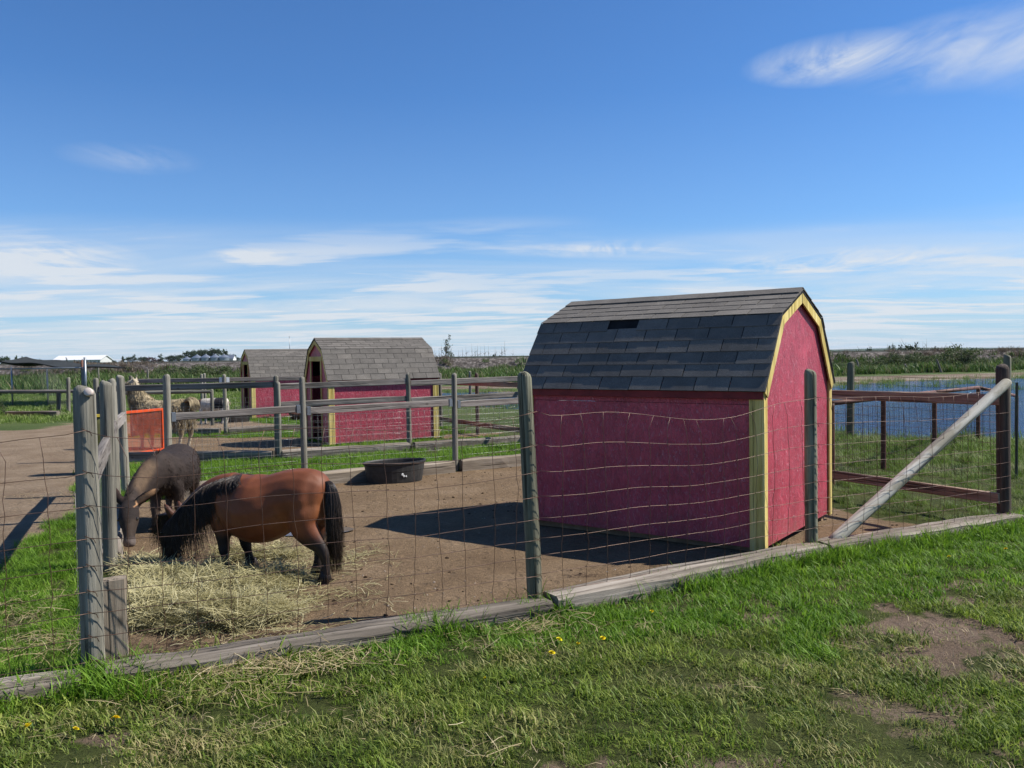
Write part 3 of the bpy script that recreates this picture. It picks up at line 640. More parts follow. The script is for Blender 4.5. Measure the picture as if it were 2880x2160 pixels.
C_weed = [clump('weed_clump', 40, .8, .2, .75, .05, .6, MAT['drybank']) for _ in range(4)]
x, y = rpts(5200, -75, 75, 88, 95.6); kp = inview(x, y, 4) & (nr.random(len(x)) < sstep(.36, .56, vnoise(x, y, .15, 3)) * sstep(97, 92, y) * 1.2)
scatter('embankment_weeds', np.stack([x, y], 1)[kp], C_weed, 'dry brown weeds growing on the slope of the railway embankment', 'weeds', .4, 1.0)
C_reed = [clump('reed_clump', 18, .25, .15, .5, .016, .5, MAT['meadow'], segs=3) for _ in range(4)]
x, y = rpts(26000, -16, 50, 16, 75); sp = sdf(POND, x, y) + (vnoise(x, y, .35, 3) - .5) * 1.6
kp = (((sp > -1.0) & (sp < .9)) | ((y > 38) & (sp > -1) & (sp < 10) & (vnoise(x, y * 3, .22, 3) > .56))) & inview(x, y, 2)
kp &= nr.random(len(x)) < np.where(y < 40, .8, .45)
scatter('shore_reeds', np.stack([x, y, np.maximum(gz(x, y), WATER_Z - .03)], 1)[kp], C_reed, 'pale green reeds standing along the pond shore', 'reeds', .5, 1.1, .12)
# straw lying about
C_straw = [straws('straw_clump', 11, .15, .04, .17, .0028, .03, MAT['straw']) for _ in range(6)]
pp = []
for px, py, n, sx, sy in ((620, 1900, 38, .30, .05), (830, 1880, 34, .28, .05), (1130, 1845, 14, .4, .06), (1450, 1780, 16, .3, .05), (1600, 1770, 8, .3, .12), (120, 1720, 40, .22, .4), (170, 1820, 36, .18, .25), (110, 1400, 10, .25, .2), (420, 2000, 7, .6, .3), (1000, 2040, 7, .9, .3), (2200, 1900, 7, 1.2, .5), (560, 1950, 18, .4, .08)):
    c = G(px, py); pp.append(np.stack([nr.normal(c.x, sx, n), nr.normal(c.y, sy, n)], 1))
scatter('dry_straw', np.concatenate(pp), C_straw, 'dry straw stalks lying in the grass along the fence', 'straw', .6, 1.2, .15, zoff=.02)
# hay pile
HB = [(G(440, 1670), .50, .34, .115), (G(380, 1735), .34, .26, .15), (G(560, 1740), .50, .20, .12), (G(640, 1665), .42, .22, .10), (G(800, 1640), .30, .16, .045), (G(360, 1610), .32, .34, .075), (G(740, 1565), .6, .24, .035)]
HAYPEN = w2([pl(P0, .10, .25), pl(P0, 5, .25), pl(P0, 5, 4), (L2.x + .12, L2.y), (L1.x + .10, L1.y)])
def hay_h(x, y):
    h = np.zeros_like(x)
    for c, rx, ry, k in HB: h = np.maximum(h, k * np.exp(-(((x - c.x) / rx) ** 2 + ((y - c.y) / ry) ** 2) * 1.1)) + .15 * np.minimum(h, k * np.exp(-(((x - c.x) / rx) ** 2 + ((y - c.y) / ry) ** 2)))
    h = h * sstep(-.02, .22, sdf(HAYPEN, x, y))
    return h * .88 * (.6 + .8 * vnoise(x, y, 5, 3)) - .02
hx, hy = np.meshgrid(np.linspace(-3.4, -.4, 110), np.linspace(4.4, 7.4, 110)); hz = hay_h(hx.ravel(), hy.ravel())
V = np.stack([hx.ravel(), hy.ravel(), gz(hx.ravel(), hy.ravel()) + np.maximum(hz, -.03) - .015], 1); hi_ = np.arange(110 * 110).reshape(110, 110)
F = np.stack([hi_[:-1, :-1], hi_[:-1, 1:], hi_[1:, 1:], hi_[1:, :-1]], -1).reshape(-1, 4)
MAT['haybase'] = plain('packed hay', (0.30, 0.26, 0.11), 0.95, 0.1, var=0.5, scale=40, bump=0.9)
hayroot = thing('hay_pile', (HB[0][0].x, HB[0][0].y, HB[0][0].z), 'loose pile of pale hay spread in the pen under the pony', 'hay')
kf = (hz[F] > .004).any(1)
hm = npmesh('packed_hay', V, F[kf], MAT['haybase'], True); obj('packed_hay', hm, hayroot, Matrix())
C_hay = [straws('hay_clump', 120, .16, .07, .28, .0034, .04, MAT['hay'], .5) for _ in range(8)]
x, y = rpts(2900, -3.3, -.9, 4.5, 7.3); h = hay_h(x, y); kp = ((h > .004) & (nr.random(len(x)) < .62))
_ho = scatter('hay_strands', np.stack([x, y, gz(x, y) + np.maximum(h, 0)], 1)[kp], C_hay, None, None, .55, 1.15, .3)
C_hay2 = [straws('hay_loose', 5, .15, .07, .24, .004, .012, MAT['hay'], .15) for _ in range(6)]
pp = []
for px, py, n, sx, sy in ((880, 1600, 70, .25, .25), (820, 1690, 70, .3, .12), (960, 1570, 40, .2, .2), (640, 1780, 50, .4, .07), (1000, 1640, 10, .3, .2), (760, 1570, 60, .4, .25), (1000, 1860, 5, .5, .1)):
    c = G(px, py); pp.append(np.stack([nr.normal(c.x, sx, n), nr.normal(c.y, sy, n)], 1))
q = np.concatenate(pp); q = q[sdf(PEN1, q[:, 0], q[:, 1]) > .05]
_h2 = scatter('loose_hay', q, C_hay2, None, None, .6, 1.1, .06, zoff=.006)
for o in (_ho, _h2): o.parent = hayroot; o.matrix_local = WM[hayroot.name].inverted()

# clods, dung and pebbles lying on the pen floor
def clod(name, mat, r):
    bm = bmesh.new(); bmesh.ops.create_icosphere(bm, subdivisions=1, radius=r)
    for v in bm.verts: v.co = Vector((v.co.x * rnd.uniform(.7, 1.3), v.co.y * rnd.uniform(.7, 1.3), v.co.z * rnd.uniform(.35, .7)))
    m = bpy.data.meshes.new(name); bm.to_mesh(m); bm.free(); m.materials.append(mat); return m
MAT['dung'] = plain('dry dung', (0.07, 0.045, 0.028), 0.95, 0.1, var=0.4, scale=30); MAT['stone'] = plain('pebble', (0.42, 0.35, 0.28), 0.9, 0.2, var=0.35, scale=20)
C_clod = [clod('clod', MAT['dung'], .016) for _ in range(4)] + [clod('pebble', MAT['stone'], .009) for _ in range(4)]
x, y = rpts(3000, -3.2, 4.4, 4.6, 13.5); kp = (sdf(PEN1, x, y) > .1) & (nr.random(len(x)) < .25 + .75 * sstep(.5, .68, vnoise(x, y, .9, 3)))
kp &= ~((np.abs(x - 1.6) < 1.6) & (np.abs(y - 7.7) < .9))
scatter('pen_litter', np.stack([x, y], 1)[kp], C_clod, 'small clods, dung and pebbles lying on the pen dirt', 'litter', .35, 1.25, .3)

# ------------------------------------------------------------------ barns
def prism(V, F, poly, x0, x1):
    b = len(V); n = len(poly)
    for x in (x0, x1): V += [Vector((x, y, z)) for y, z in poly]
    F.append(tuple(b + k for k in range(n))); F.append(tuple(b + n + k for k in range(n))[::-1])
    for k in range(n): j = (k + 1) % n; F.append((b + k, b + n + k, b + n + j, b + j))
def fixn(m):
    bm = bmesh.new(); bm.from_mesh(m); bmesh.ops.recalc_face_normals(bm, faces=bm.faces); bm.to_mesh(m); bm.free(); return m
BL, BW = 2.36, 1.84
PROF = [(-BW / 2 - .065, 1.335), (-BW / 2 + .36, 1.965), (0, 2.195), (BW / 2 - .36, 1.965), (BW / 2 + .065, 1.335)]
YB = BW / 2 - .36
def offset_prof(d):
    out = []
    for i, (y, z) in enumerate(PROF):
        ns = []
        for a, b in ((i - 1, i), (i, i + 1)):
            if a < 0 or b > 4: continue
            t = Vector((PROF[b][0] - PROF[a][0], PROF[b][1] - PROF[a][1])).normalized(); ns.append(Vector((-t.y, t.x)))
        n = sum(ns, Vector((0, 0))); n.normalize(); k = d / max(.3, n.dot(ns[0])); out.append((y + n.x * k, z + n.y * k))
    return out
def make_barn(M, label):
    root = bpy.data.objects.new('gambrel_shed', None); reg(root, M); tag(root, label, 'shed', 'small red gambrel sheds')
    def part(nm, V, F, mat, par=None, bev=0): return obj(nm, fixn(mesh(nm, V, F, mat)), par or root)
    inner = offset_prof(-.03)
    for s in (-1, 1):
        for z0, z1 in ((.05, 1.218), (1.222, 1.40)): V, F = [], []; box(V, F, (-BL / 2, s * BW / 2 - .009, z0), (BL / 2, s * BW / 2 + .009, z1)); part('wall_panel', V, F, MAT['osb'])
    gp = [(-BW / 2 + .012, .05), (BW / 2 - .012, .05), (BW / 2 - .012, 1.40)] + [inner[3], inner[2], inner[1]] + [(-BW / 2 + .012, 1.40)]
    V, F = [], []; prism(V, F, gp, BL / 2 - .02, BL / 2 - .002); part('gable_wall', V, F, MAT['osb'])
    D0, D1, DH = -.36, .42, 1.72                                    # doorway in the other gable
    zt = lambda y: (1.965 + (2.195 - 1.965) * (1 - abs(y) / YB)) - .035 if abs(y) < YB else 1.40
    V, F = [], []; x0, x1 = -BL / 2 + .002, -BL / 2 + .02
    prism(V, F, [(-BW / 2 + .012, .05), (D0, .05), (D0, zt(D0)), inner[1], (-BW / 2 + .012, 1.40)], x0, x1)
    prism(V, F, [(BW / 2 - .012, .05), (D1, .05), (D1, zt(D1)), inner[3], (BW / 2 - .012, 1.40)], x0, x1)
    prism(V, F, [(D0, DH), (D1, DH), (D1, zt(D1)), inner[2], (D0, zt(D0))], x0, x1)
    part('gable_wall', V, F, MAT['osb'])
    xf0, xf1 = -BL / 2 - .02, -BL / 2 + .001
    for lo, hi in (((xf0, D0 - .06, .05), (xf1, D0, DH)), ((xf0, D1, .05), (xf1, D1 + .06, DH)), ((xf0 - .004, D0 - .10, DH), (xf1, D1 + .10, DH + .10))):
        obj('door_frame', bbox_mesh('door_frame', lo, hi, MAT['yellow']), root)
    for sx in (-1, 1):
        for sy in (-1, 1):
            xa, xb = sorted((sx * (BL / 2 + .003), sx * (BL / 2 - .105))); ya, yb = sorted((sy * (BW / 2 + .009), sy * (BW / 2 + .030)))
            obj('corner_board', bbox_mesh('corner_board', (xa, ya, .03), (xb, yb, 1.375), MAT['yellow'], .003), root)
            xa, xb = sorted((sx * (BL / 2), sx * (BL / 2 + .02))); ya, yb = sorted((sy * (BW / 2 + .033), sy * (BW / 2 - .05)))
            obj('corner_board', bbox_mesh('corner_board', (xa, ya, .03), (xb, yb, 1.36), MAT['yellow'], .003), root)
    V, F = [], []
    for sy in (-1, 1): box(V, F, (-BL / 2 + .0, sy * .80 - .05, -.04), (BL / 2, sy * .86 + .05, .05))
    for k in range(2):
        obj('skid', bbox_mesh('skid', (-BL / 2 - .02, (-.86, .76)[k], -.06), (BL / 2 - .03, (-.76, .86)[k], .05), MAT['rawply'], .004), root)
    obj('floor', bbox_mesh('floor', (-BL / 2 + .02, -BW / 2 + .02, .05), (BL / 2 - .03, BW / 2 - .02, .07), MAT['rawply'], 0), root)
    # roof deck, fascia, barge boards, shingles
    OV = .038; up, dn = offset_prof(.0), offset_prof(-.022)
    V, F = [], []
    for i in range(4): prism(V, F, [up[i], up[i + 1], dn[i + 1], dn[i]], -BL / 2 - OV, BL / 2 + OV)
    roof = part('roof', V, F, MAT['underlay'])
    for sy in (-1, 1):
        ya, yb = sorted((sy * (BW / 2 + .032), sy * (BW / 2 + .052)))
        obj('fascia', bbox_mesh('fascia', (-BL / 2 - OV + .02, ya, 1.265), (BL / 2 + OV - .02, yb, 1.35), MAT['fascia'], .003), root)
        ya, yb = sorted((sy * (BW / 2 + .010), sy * (BW / 2 + .031)))
        obj('soffit', bbox_mesh('soffit', (-BL / 2 + .001, ya, 1.378), (BL / 2 - .001, yb, 1.40), MAT['fascia'], 0), root)
    b0, b1 = offset_prof(-.023), offset_prof(-.105)
    for sx in (-1, 1):
        for i in range(4):
            V, F = [], []; xa, xb = sorted((sx * (BL / 2 + .021), sx * (BL / 2 + OV - .003)))
            prism(V, F, [b0[i], b0[i + 1], b1[i + 1], b1[i]], xa, xb)
            part('barge_board', V, F, MAT['yellow'])
    TW, TL = (BL + 2 * OV + .02) / 8, .152
    bmv, bmf = [], []; box(bmv, bmf, (-TW / 2 + .004, 0, 0), (TW / 2 - .004, TL + .03, .005)); tab = mesh('shingle', bmv, bmf, MAT['shingle'])
    for i in range(4):
        a, b = Vector(PROF[i]), Vector(PROF[i + 1])
        if i >= 2: a, b = b, a
        t = (b - a).normalized(); Ls = (b - a).length; rows = 6 if i in (0, 3) else 5
        n = Vector((-t.y, t.x)); n = n if n.y > 0 else -n
        ex = Ls / rows
        for r in range(rows):
            s0 = ex * r - (.012 if r == 0 else 0.0); k = 0
            cuts = [-4 * TW]; xx = -4 * TW + (TW if r % 2 == 0 else TW / 2 + .02 * (r % 3))
            while xx < 4 * TW - .02: cuts.append(xx); xx += TW
            cuts.append(4 * TW)
            for c0, c1 in zip(cuts[:-1], cuts[1:]):
                p = a + t * s0 + n * (.0095 + .0006 * (r % 2)); jit = rnd.uniform(-.002, .002)
                tl = ex / TL * (1.0 if r < rows - 1 else .80)
                ty = Vector((0, t.x, t.y)); nz = Vector((0, n.x, n.y))
                q = (ty * 1.0 - nz * .040).normalized(); xz = Vector((1, 0, 0)); zz = xz.cross(q)
                if zz.z < 0: xz = -xz; zz = -zz
                Mx = Matrix(((xz.x, q.x, zz.x, (c0 + c1) / 2), (xz.y, q.y, zz.y, p.x), (xz.z, q.z, zz.z, p.y + jit), (0, 0, 0, 1)))
                o = bpy.data.objects.new('shingle', tab); reg(o, M @ Mx @ Matrix.Diagonal(((c1 - c0) / TW, tl, 1, 1)), roof)
                if i == 0 and r == rows - 1: o['row_top'] = (c0 + c1) / 2
    sl = (PROF[2][1] - PROF[1][1]) / (PROF[2][0] - PROF[1][0])
    capv, capf = [], []
    prism(capv, capf, [(-.12, -.12 * sl), (0, 0), (.12, -.12 * sl), (.12, -.12 * sl + .006), (0, .006), (-.12, -.12 * sl + .006)], -.125, .125); cap = fixn(mesh('ridge_cap', capv, capf, MAT['shingle']))
    for k in range(10):
        x = -BL / 2 - OV + .124 + k * (BL + 2 * OV - .248) / 9
        o = bpy.data.objects.new('ridge_cap', cap); reg(o, M @ Matrix.Translation((x, 0, 2.195 + .018 + .001 * (k % 2))), roof)
    return root
def barn_M(corner, ang, dz=0.0):
    """place by the near lower corner of the +x/-y edge (right) or, for s=-1, the left one"""
    return Matrix.Translation(corner) @ Matrix.Rotation(ang, 4, 'Z')
def at_corner(p, ang, sx):
    d = Vector((sx * BL / 2, -BW / 2, 0)); d.rotate(Euler((0, 0, ang))); q = Vector((p.x, p.y, 0)) - d; q.z = gzs(p.x, p.y); return q
c1 = G(2148, 1562); lc = G(1462, 1474); a1 = math.atan2(c1.y - lc.y, c1.x - lc.x)
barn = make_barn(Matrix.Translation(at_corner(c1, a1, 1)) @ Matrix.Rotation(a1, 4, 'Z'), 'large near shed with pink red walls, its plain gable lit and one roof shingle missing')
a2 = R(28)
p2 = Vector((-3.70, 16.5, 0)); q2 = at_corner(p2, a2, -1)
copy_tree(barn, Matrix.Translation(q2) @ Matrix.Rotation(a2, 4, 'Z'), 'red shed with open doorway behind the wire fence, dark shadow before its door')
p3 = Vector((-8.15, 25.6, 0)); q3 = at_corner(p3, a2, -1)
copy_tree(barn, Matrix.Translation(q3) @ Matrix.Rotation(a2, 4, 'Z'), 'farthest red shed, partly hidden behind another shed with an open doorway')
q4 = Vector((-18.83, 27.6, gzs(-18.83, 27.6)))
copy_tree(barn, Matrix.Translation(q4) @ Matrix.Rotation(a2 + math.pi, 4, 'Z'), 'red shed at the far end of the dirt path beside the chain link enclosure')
gone = min((o for o in bpy.data.objects if o.get('row_top') is not None and o.parent and o.parent.parent == barn), key=lambda o: abs(o['row_top'] + .42))
bpy.data.objects.remove(gone)
for o in bpy.data.objects:
    if 'row_top' in o.keys(): del o['row_top']

# ------------------------------------------------------------------ fences and timbers
def pole_mesh(name, L, r0, r1, mat, sides=14, cham=True, wob=.06, knob=False):
    V, F = [], []; zs = list(np.linspace(0, L - .035, max(3, int(L / .13)))); ph = rnd.random() * 90
    rings = [(z, r0 + (r1 - r0) * z / L) for z in zs] + ([(L - .012, r1 * .86), (L, r1 * .55)] if cham else [(L, r1)])
    for z, r in rings:
        for k in range(sides):
            a = 2 * math.pi * k / sides; rr = r * (1 + wob * (float(vnoise(ph + 2 * math.cos(a), z * 2.2 + 2 * math.sin(a), 1.0, 3)) - .5) * 2)
            V.append((rr * math.cos(a), rr * math.sin(a), z + (.01 * math.cos(a + ph) if z > L - .05 and cham else 0)))
    n = len(rings)
    for i in range(n - 1):
        for k in range(sides): a = i * sides + k; b = i * sides + (k + 1) % sides; F.append((a, b, b + sides, a + sides))
    F.append(tuple(range((n - 1) * sides, n * sides))); F.append(tuple(range(sides))[::-1])
    m = mesh(name, V, F, mat, True); return m
def post(parent, base, top, r, mat, name='post', sink=.12, cham=True):
    a = base - (top - base).normalized() * sink
    return obj(name, pole_mesh(name, (top - a).length, r * 1.03, r * .95, mat, cham=cham), parent, axis_M(a, top) @ Matrix.Rotation(rnd.random() * 6, 4, 'Z'))
def beam_mesh(name, L, w, h, mat, bev=.012, rag=.004):
    V, F = [], []; n = max(4, int(L / .16)); ph = rnd.random() * 60
    sec = [(-w / 2 + bev, -h / 2), (w / 2 - bev, -h / 2), (w / 2, -h / 2 + bev), (w / 2, h / 2 - bev), (w / 2 - bev, h / 2), (-w / 2 + bev, h / 2), (-w / 2, h / 2 - bev), (-w / 2, -h / 2 + bev)]
    for i in range(n + 1):
        z = L * i / n; e = .96 if i in (0, n) else 1.0
        for k, (x, y) in enumerate(sec):
            j = rag * (float(vnoise(z * 3 + ph, k * 7.3, 1, 2)) - .5) * 2.5; V.append((x * e + j, y * e + j * (1 if y > 0 else .6), z))
    for i in range(n):
        for k in range(8): a = i * 8 + k; b = i * 8 + (k + 1) % 8; F.append((a, b, b + 8, a + 8))
    F.append(tuple(range(8))[::-1]); F.append(tuple(range(n * 8, n * 8 + 8)))
    return mesh(name, V, F, mat)
def beam(parent, a, b, w, h, mat, name='rail', bev=.008, rag=.004):
    a, b = Vector(a), Vector(b)
    return obj(name, beam_mesh(name, (b - a).length, w, h, mat, bev, rag), parent, axis_M(a, b))
def gp(p, z=0.0): return Vector((p[0], p[1], gzs(p[0], p[1]) + z))
def wire_mesh(parent, a, b, zs, step, rad, mat, sag=.0, jit=.0, sides=4, lean=0.0, name='wire_mesh', bow=0.0):
    """page wire from a to b: line wires at heights zs above the ground, kinked upright stays between them"""
    a, b = Vector(a), Vector(b); L = (b - a).length; u = (b - a) / L; side = Vector((u.y, -u.x, 0)).normalized(); V, F = [], []
    ph = rnd.random() * 50; top = zs[-1]
    def pt(s, z):
        q = a.lerp(b, s); e = 4 * s * (1 - s); f = z / top
        dz = -sag * e ** .6 * f * f * (1 + .5 * math.sin(s * 9 + ph)) + jit * .9 * (float(vnoise(s * L * 2.2 + ph, z * 3, 1, 3)) - .5) * 2
        return q + side * (bow * e * math.sin(math.pi * f) + jit * .8 * math.sin(s * 17 + z * 5 + ph)) + Vector((0, 0, z + dz))
    seg = max(6, int(L / (.09 if jit > 0.003 else .3)))
    for z in zs: tube(V, F, [pt(i / seg, z) for i in range(seg + 1)], rad, sides)
    n = int(L / step)
    for k in range(1, n):
        s = k / n; pts = []; dx = 0
        for i, z in enumerate(zs):
            dx += rnd.uniform(-1, 1) * jit * .8
            sx = min(.995, max(.005, s + (dx + (lean * rnd.uniform(-1, 1) if i == len(zs) - 1 else 0)) / L)); pts.append(pt(sx, z) + side * .003)
            if i < len(zs) - 1 and jit > .003:
                z2 = (z + zs[i + 1]) / 2; pts.append(pt(min(.995, max(.005, sx + rnd.uniform(-1, 1) * jit * .7 / L)), z2) + side * .003)
        tube(V, F, pts, rad * .92, sides)
    return obj(name, mesh(name, V, F, mat, True), parent, Matrix())
def tie(a, b, w, h, mat, label, group, lift=0.0, name='timber_tie'):
    a, b = Vector(a), Vector(b); a.z = gzs(a.x, a.y) + h / 2 - .025 + lift; b.z = gzs(b.x, b.y) + h / 2 - .025 + lift
    o = beam(None, a, b, w, h, mat, name, .022, .011); return tag(o, label, 'timber', group)

# front fence
fr = thing('wire_fence', gp(P0), 'front wire fence on grey posts with a pale diagonal brace pole', 'fence')
ZS = [.12, .24, .36, .47, .60, .74, .90, 1.07, 1.28]
T0, T1, T2, T3 = H(236, 1088, P0.y), H(1474, 1048, P1.y), H(2279, 1040, P2.y), H(2819, 1026, P3.y)
po0 = post(fr, gp(P0), T0, .056, MAT['post']); post(fr, gp(P1), T1, .049, MAT['post_green']); post(fr, gp(P2), T2, .050, MAT['post_green']); post(fr, gp(P3), T3, .060, MAT['post_brown'])
# pale sawn knot at the top of the corner post
kc = H(246, 1101, P0.y - .058); kd = Vector((.18, -.95, .25)).normalized()
V, F = [], []; tube(V, F, [kc - kd * .03, kc - kd * .006, kc - kd * .003], [.0215, .0205, .017], 14)
obj('sawn_knot', mesh('sawn_knot', V, F, MAT['rawcut'], True), fr, Matrix())
br_a, br_b = gp(pl(P2, .16, -.02), .05), T3 + Vector((0, 0, -.155)) + FD * -.04 + FN * .075
obj('brace_pole', pole_mesh('brace_pole', (br_b - br_a).length, .053, .046, MAT['brace'], cham=True), fr, axis_M(br_a, br_b))
PM = pl(P0, -2.45)
post(fr, gp(PM), gp(PM, 1.45), .055, MAT['post'])
for a, b, s in ((PM, P0, .10), (P0, P1, .07), (P1, P2, .085), (P2, P3, .03)):
    r = .072 if a is P0 else .056
    wire_mesh(fr, gp(a) + FN * .062, gp(b) + FN * .060, ZS, .165, .0018, MAT['wire'], s, .011, 5, .05, bow=.03)
for q, tp, rr in ((P0, T0, .059), (P1, T1, .053), (P2, T2, .053)):
    for z in ZS:
        c = gp(q).lerp(tp, z / (tp.z - gp(q).z)); 
        V, F = [], []; tube(V, F, [c + FN * (rr + .004) + FD * dx + Vector((0, 0, dz)) for dx, dz in ((-.02, .012), (0, 0), (.02, -.008), (.028, -.03))], .0022, 4)
        obj('staple', mesh('staple', V, F, MAT['wire']), fr, Matrix())

TG = 'timbers along the front fence'
tie(pl(P0, -2.3, -.09), pl(P0, -.06, -.09), .20, .155, MAT['tie'], 'old grey timber left of the sawn knot corner post', TG, -.045)
tie(pl(P0, .05, -.09), pl(P1, .03, -.09), .20, .16, MAT['tie'], 'long cracked timber below the wire in front of the hay', TG, -.045)
tie(pl(P1, .06, -.08), pl(P2, .0, -.07), .20, .175, MAT['tie'], 'brown timber in front of the large near shed', TG, -.03)
tie(pl(P2, .05, -.07), pl(P3, .06, -.06), .20, .17, MAT['tie'], 'mossy brown timber below the pale diagonal brace', TG, -.03)
st = obj('timber_stub', beam_mesh('timber_stub', .62, .135, .09, MAT['tie_pale'], .014, .008), None, Matrix.Translation(gp(pl(P0, .095, .05), -.12)) @ Matrix.Rotation(R(33), 4, 'Z') @ Matrix.Rotation(R(1.5), 4, 'X'))
tag(st, 'upright pale timber stub beside the corner post at the hay', 'timber')

# left fence
lf = thing('rail_fence', gp(L1), 'left side fence of grey posts and one rail, seen end on', 'fence', 'rail fences')
for q, px, py, r in ((L1, 298, 1072, .052), (L2, 313, 1066, .046), (L3, 338, 1056, .052)):
    post(lf, gp(q), H(px, py, q.y), r, MAT['post'])
OUT = Vector((-BK.y, BK.x, 0))
if OUT.x > 0: OUT = -OUT
rr_ = [gp(P0, 1.0) + OUT * -.005 + BK * .07, gp(L1, 1.0) , gp(L2, 1.0), gp(L3, 1.0)]
for a, b in zip(rr_[:-1], rr_[1:]): beam(lf, a + (b - a).normalized() * .05, b - (b - a).normalized() * .05, .055, .12, MAT['rail'])
LP = [P0, L1, L2, L3]
for a, b in zip(LP[:-1], LP[1:]):
    wire_mesh(lf, gp(a) + OUT * .07, gp(b) + OUT * .06, [.05 + .1 * k for k in range(10)], .10, .0016, MAT['wire_zinc'], 0, .002, 3)
tie(gp(L1) + BK * .1, gp(L2) - BK * .1, .15, .16, MAT['tie'], 'low timber under the left side fence by the donkey', 'timbers along the left fence')

# back fence of the near pen
bf = thing('rail_fence', gp(B0), 'back fence of the near pen with one grey rail over wire, behind the black tub', 'fence', 'rail fences')
for q, px, py, r in ((B0, 468, 1054, .046), (B1, 849, 1061, .042), (B2, 1277, 1050, .043), (B3, 1700, 1040, .045)):
    post(bf, gp(q), H(px, py, q.y), r, MAT['post'])
BB = [B0, B1, B2, B3]
for a, b in zip(BB[:-1], BB[1:]):
    d = (b - a).normalized(); z0 = 1.005
    beam(bf, gp(a, z0) + d * .05, gp(b, z0 + .03) - d * .05, .045, .095, MAT['rail'], rag=.007)
    for e, s in ((a, 1), (b, -1)): obj('rail_bracket', bbox_mesh('rail_bracket', (-.03, -.055, .0), (.03, .055, .05), MAT['steel'], 0), bf, axis_M(gp(e, z0 + (.03 if e is b else 0)) + d * s * .045, gp(e, z0) + d * s * 1))
    wire_mesh(bf, gp(a), gp(b), [.04 + .1 * k for k in range(10)], .10, .0017, MAT['wire_zinc'], 0, .0025, 3)
bd = (B3 - B0).normalized(); bn = Vector((bd.y, -bd.x, 0)) * .03
BLB = ['weathered timber along the back fence behind the pony', 'weathered timber along the back fence behind the black tub', 'pale timber along the back fence beside the large near shed']
for k, (a, b) in enumerate(zip(BB[:-1], BB[1:])): tie(a + bd * .06 + bn, b - bd * .06 + bn, .16, .20, MAT['tie_pale'], BLB[k], 'timbers along the back fence')

# right hand fence (one long line along all pens)
rf_ = thing('rail_fence', gp(RP[0]), 'long right side fence with red brown rails, running back past the sheds to the marsh', 'fence', 'rail fences')
for k, q in enumerate(RP[1:]): post(rf_, gp(q), gp(q, 1.42), .045, MAT['post'] if k % 2 else MAT['post_brown'])
for a, b in zip(RP[:-1], RP[1:]):
    d = (b - a).normalized(); o = Vector((d.y, -d.x, 0)) * -.07
    for z in (1.18, .25): beam(rf_, gp(a, z) + o, gp(b, z) + o, .04, .105, MAT['rail_red'])
    wire_mesh(rf_, gp(a), gp(b), [.06 + .1 * k for k in range(11)], .105, .0017, MAT['wire'], 0, .003, 3)

# second pen fence
sf = thing('rail_fence', gp(S2[1]), 'two rail fence in front of the shed with the open doorway', 'fence', 'rail fences')
for k, q in enumerate(S2[:3]): post(sf, gp(q), gp(q, 1.46), .047, MAT['post'])
q = S2[1] + Vector((.06, -.1, 0)); post(sf, gp(q), gp(q, 1.36), .042, MAT['post'])
for a, b in zip(S2[:-1], S2[1:]):
    d = (b - a).normalized(); o = Vector((d.y, -d.x, 0)) * .05
    for z in ((1.27, .95) if a is not S2[0] else (1.27,)): beam(sf, gp(a, z) + d * .05, gp(b, z + .04) - d * .05, .045, .105, MAT['rail'], rag=.007)
    wire_mesh(sf, gp(a), gp(b), [.04 + .1 * k for k in range(10)], .10, .0018, MAT['wire_zinc'], 0, .0025, 3)
for k, (a, b) in enumerate(zip(S2[:-1], S2[1:])):
    d = (b - a).normalized(); n = Vector((d.y, -d.x, 0)) * .1
    tie(a + d * .05 + n, b - d * .05 + n, .17, .19, MAT['tie'], ['timber along the two rail fence before the llama', 'timber along the two rail fence before the open doorway', 'timber along the two rail fence right of the shed with the doorway'][k], 'timbers along the two rail fence')

# third pen fences
T3a, T3b = Vector((-9.25, 19.85, 0)), Vector((-7.0, 19.9, 0)); T3c = Vector((-4.8, 20.9, 0))
tf = thing('rail_fence', gp(T3b), 'far fence with one top rail behind the llama', 'fence', 'rail fences')
for q in (T3a, T3b, T3c): post(tf, gp(q), gp(q, 1.47), .045, MAT['post'])
for a, b in ((T3a, T3b), (T3b, T3c)):
    d = (b - a).normalized(); beam(tf, gp(a, 1.34) + d * .05, gp(b, 1.34) - d * .05, .045, .10, MAT['rail'])
    for e, s in ((a, 1), (b, -1)): obj('rail_bracket', bbox_mesh('rail_bracket', (-.03, -.06, .0), (.03, .06, .07), MAT['white_metal'], 0), tf, axis_M(gp(e, 1.34) + d * s * .045, gp(e, 1.34) + d * s * 1))
    wire_mesh(tf, gp(a), gp(b), [.05 + .12 * k for k in range(8)], .12, .002, MAT['wire_zinc'], 0, 0, 3)
tie(T3a + Vector((.1, -.1, 0)), T3b + Vector((-.1, -.1, 0)), .17, .2, MAT['tie'], 'far timber below the fence behind the llama', 'timbers along the far fence')
tie(T3b + Vector((.1, -.1, 0)), T3c + Vector((-.1, -.15, 0)), .17, .2, MAT['tie'], 'far timber below the fence left of the shed doorway', 'timbers along the far fence')
F4 = [Vector((-11.4, 23.2, 0)), Vector((-8.6, 23.4, 0)), Vector((-8.9, 27.5, 0))]
ff = thing('rail_fence', gp(F4[1]), 'low far fence of round poles beside the patched goat', 'fence', 'rail fences')
for q in F4: post(ff, gp(q), gp(q, 1.03), .05, MAT['post'])
V = [gp(F4[0], .97), gp(F4[1], .97)]
obj('pole_rail', pole_mesh('pole_rail', (V[1] - V[0]).length, .06, .05, MAT['post'], cham=False), ff, axis_M(V[0], V[1]))
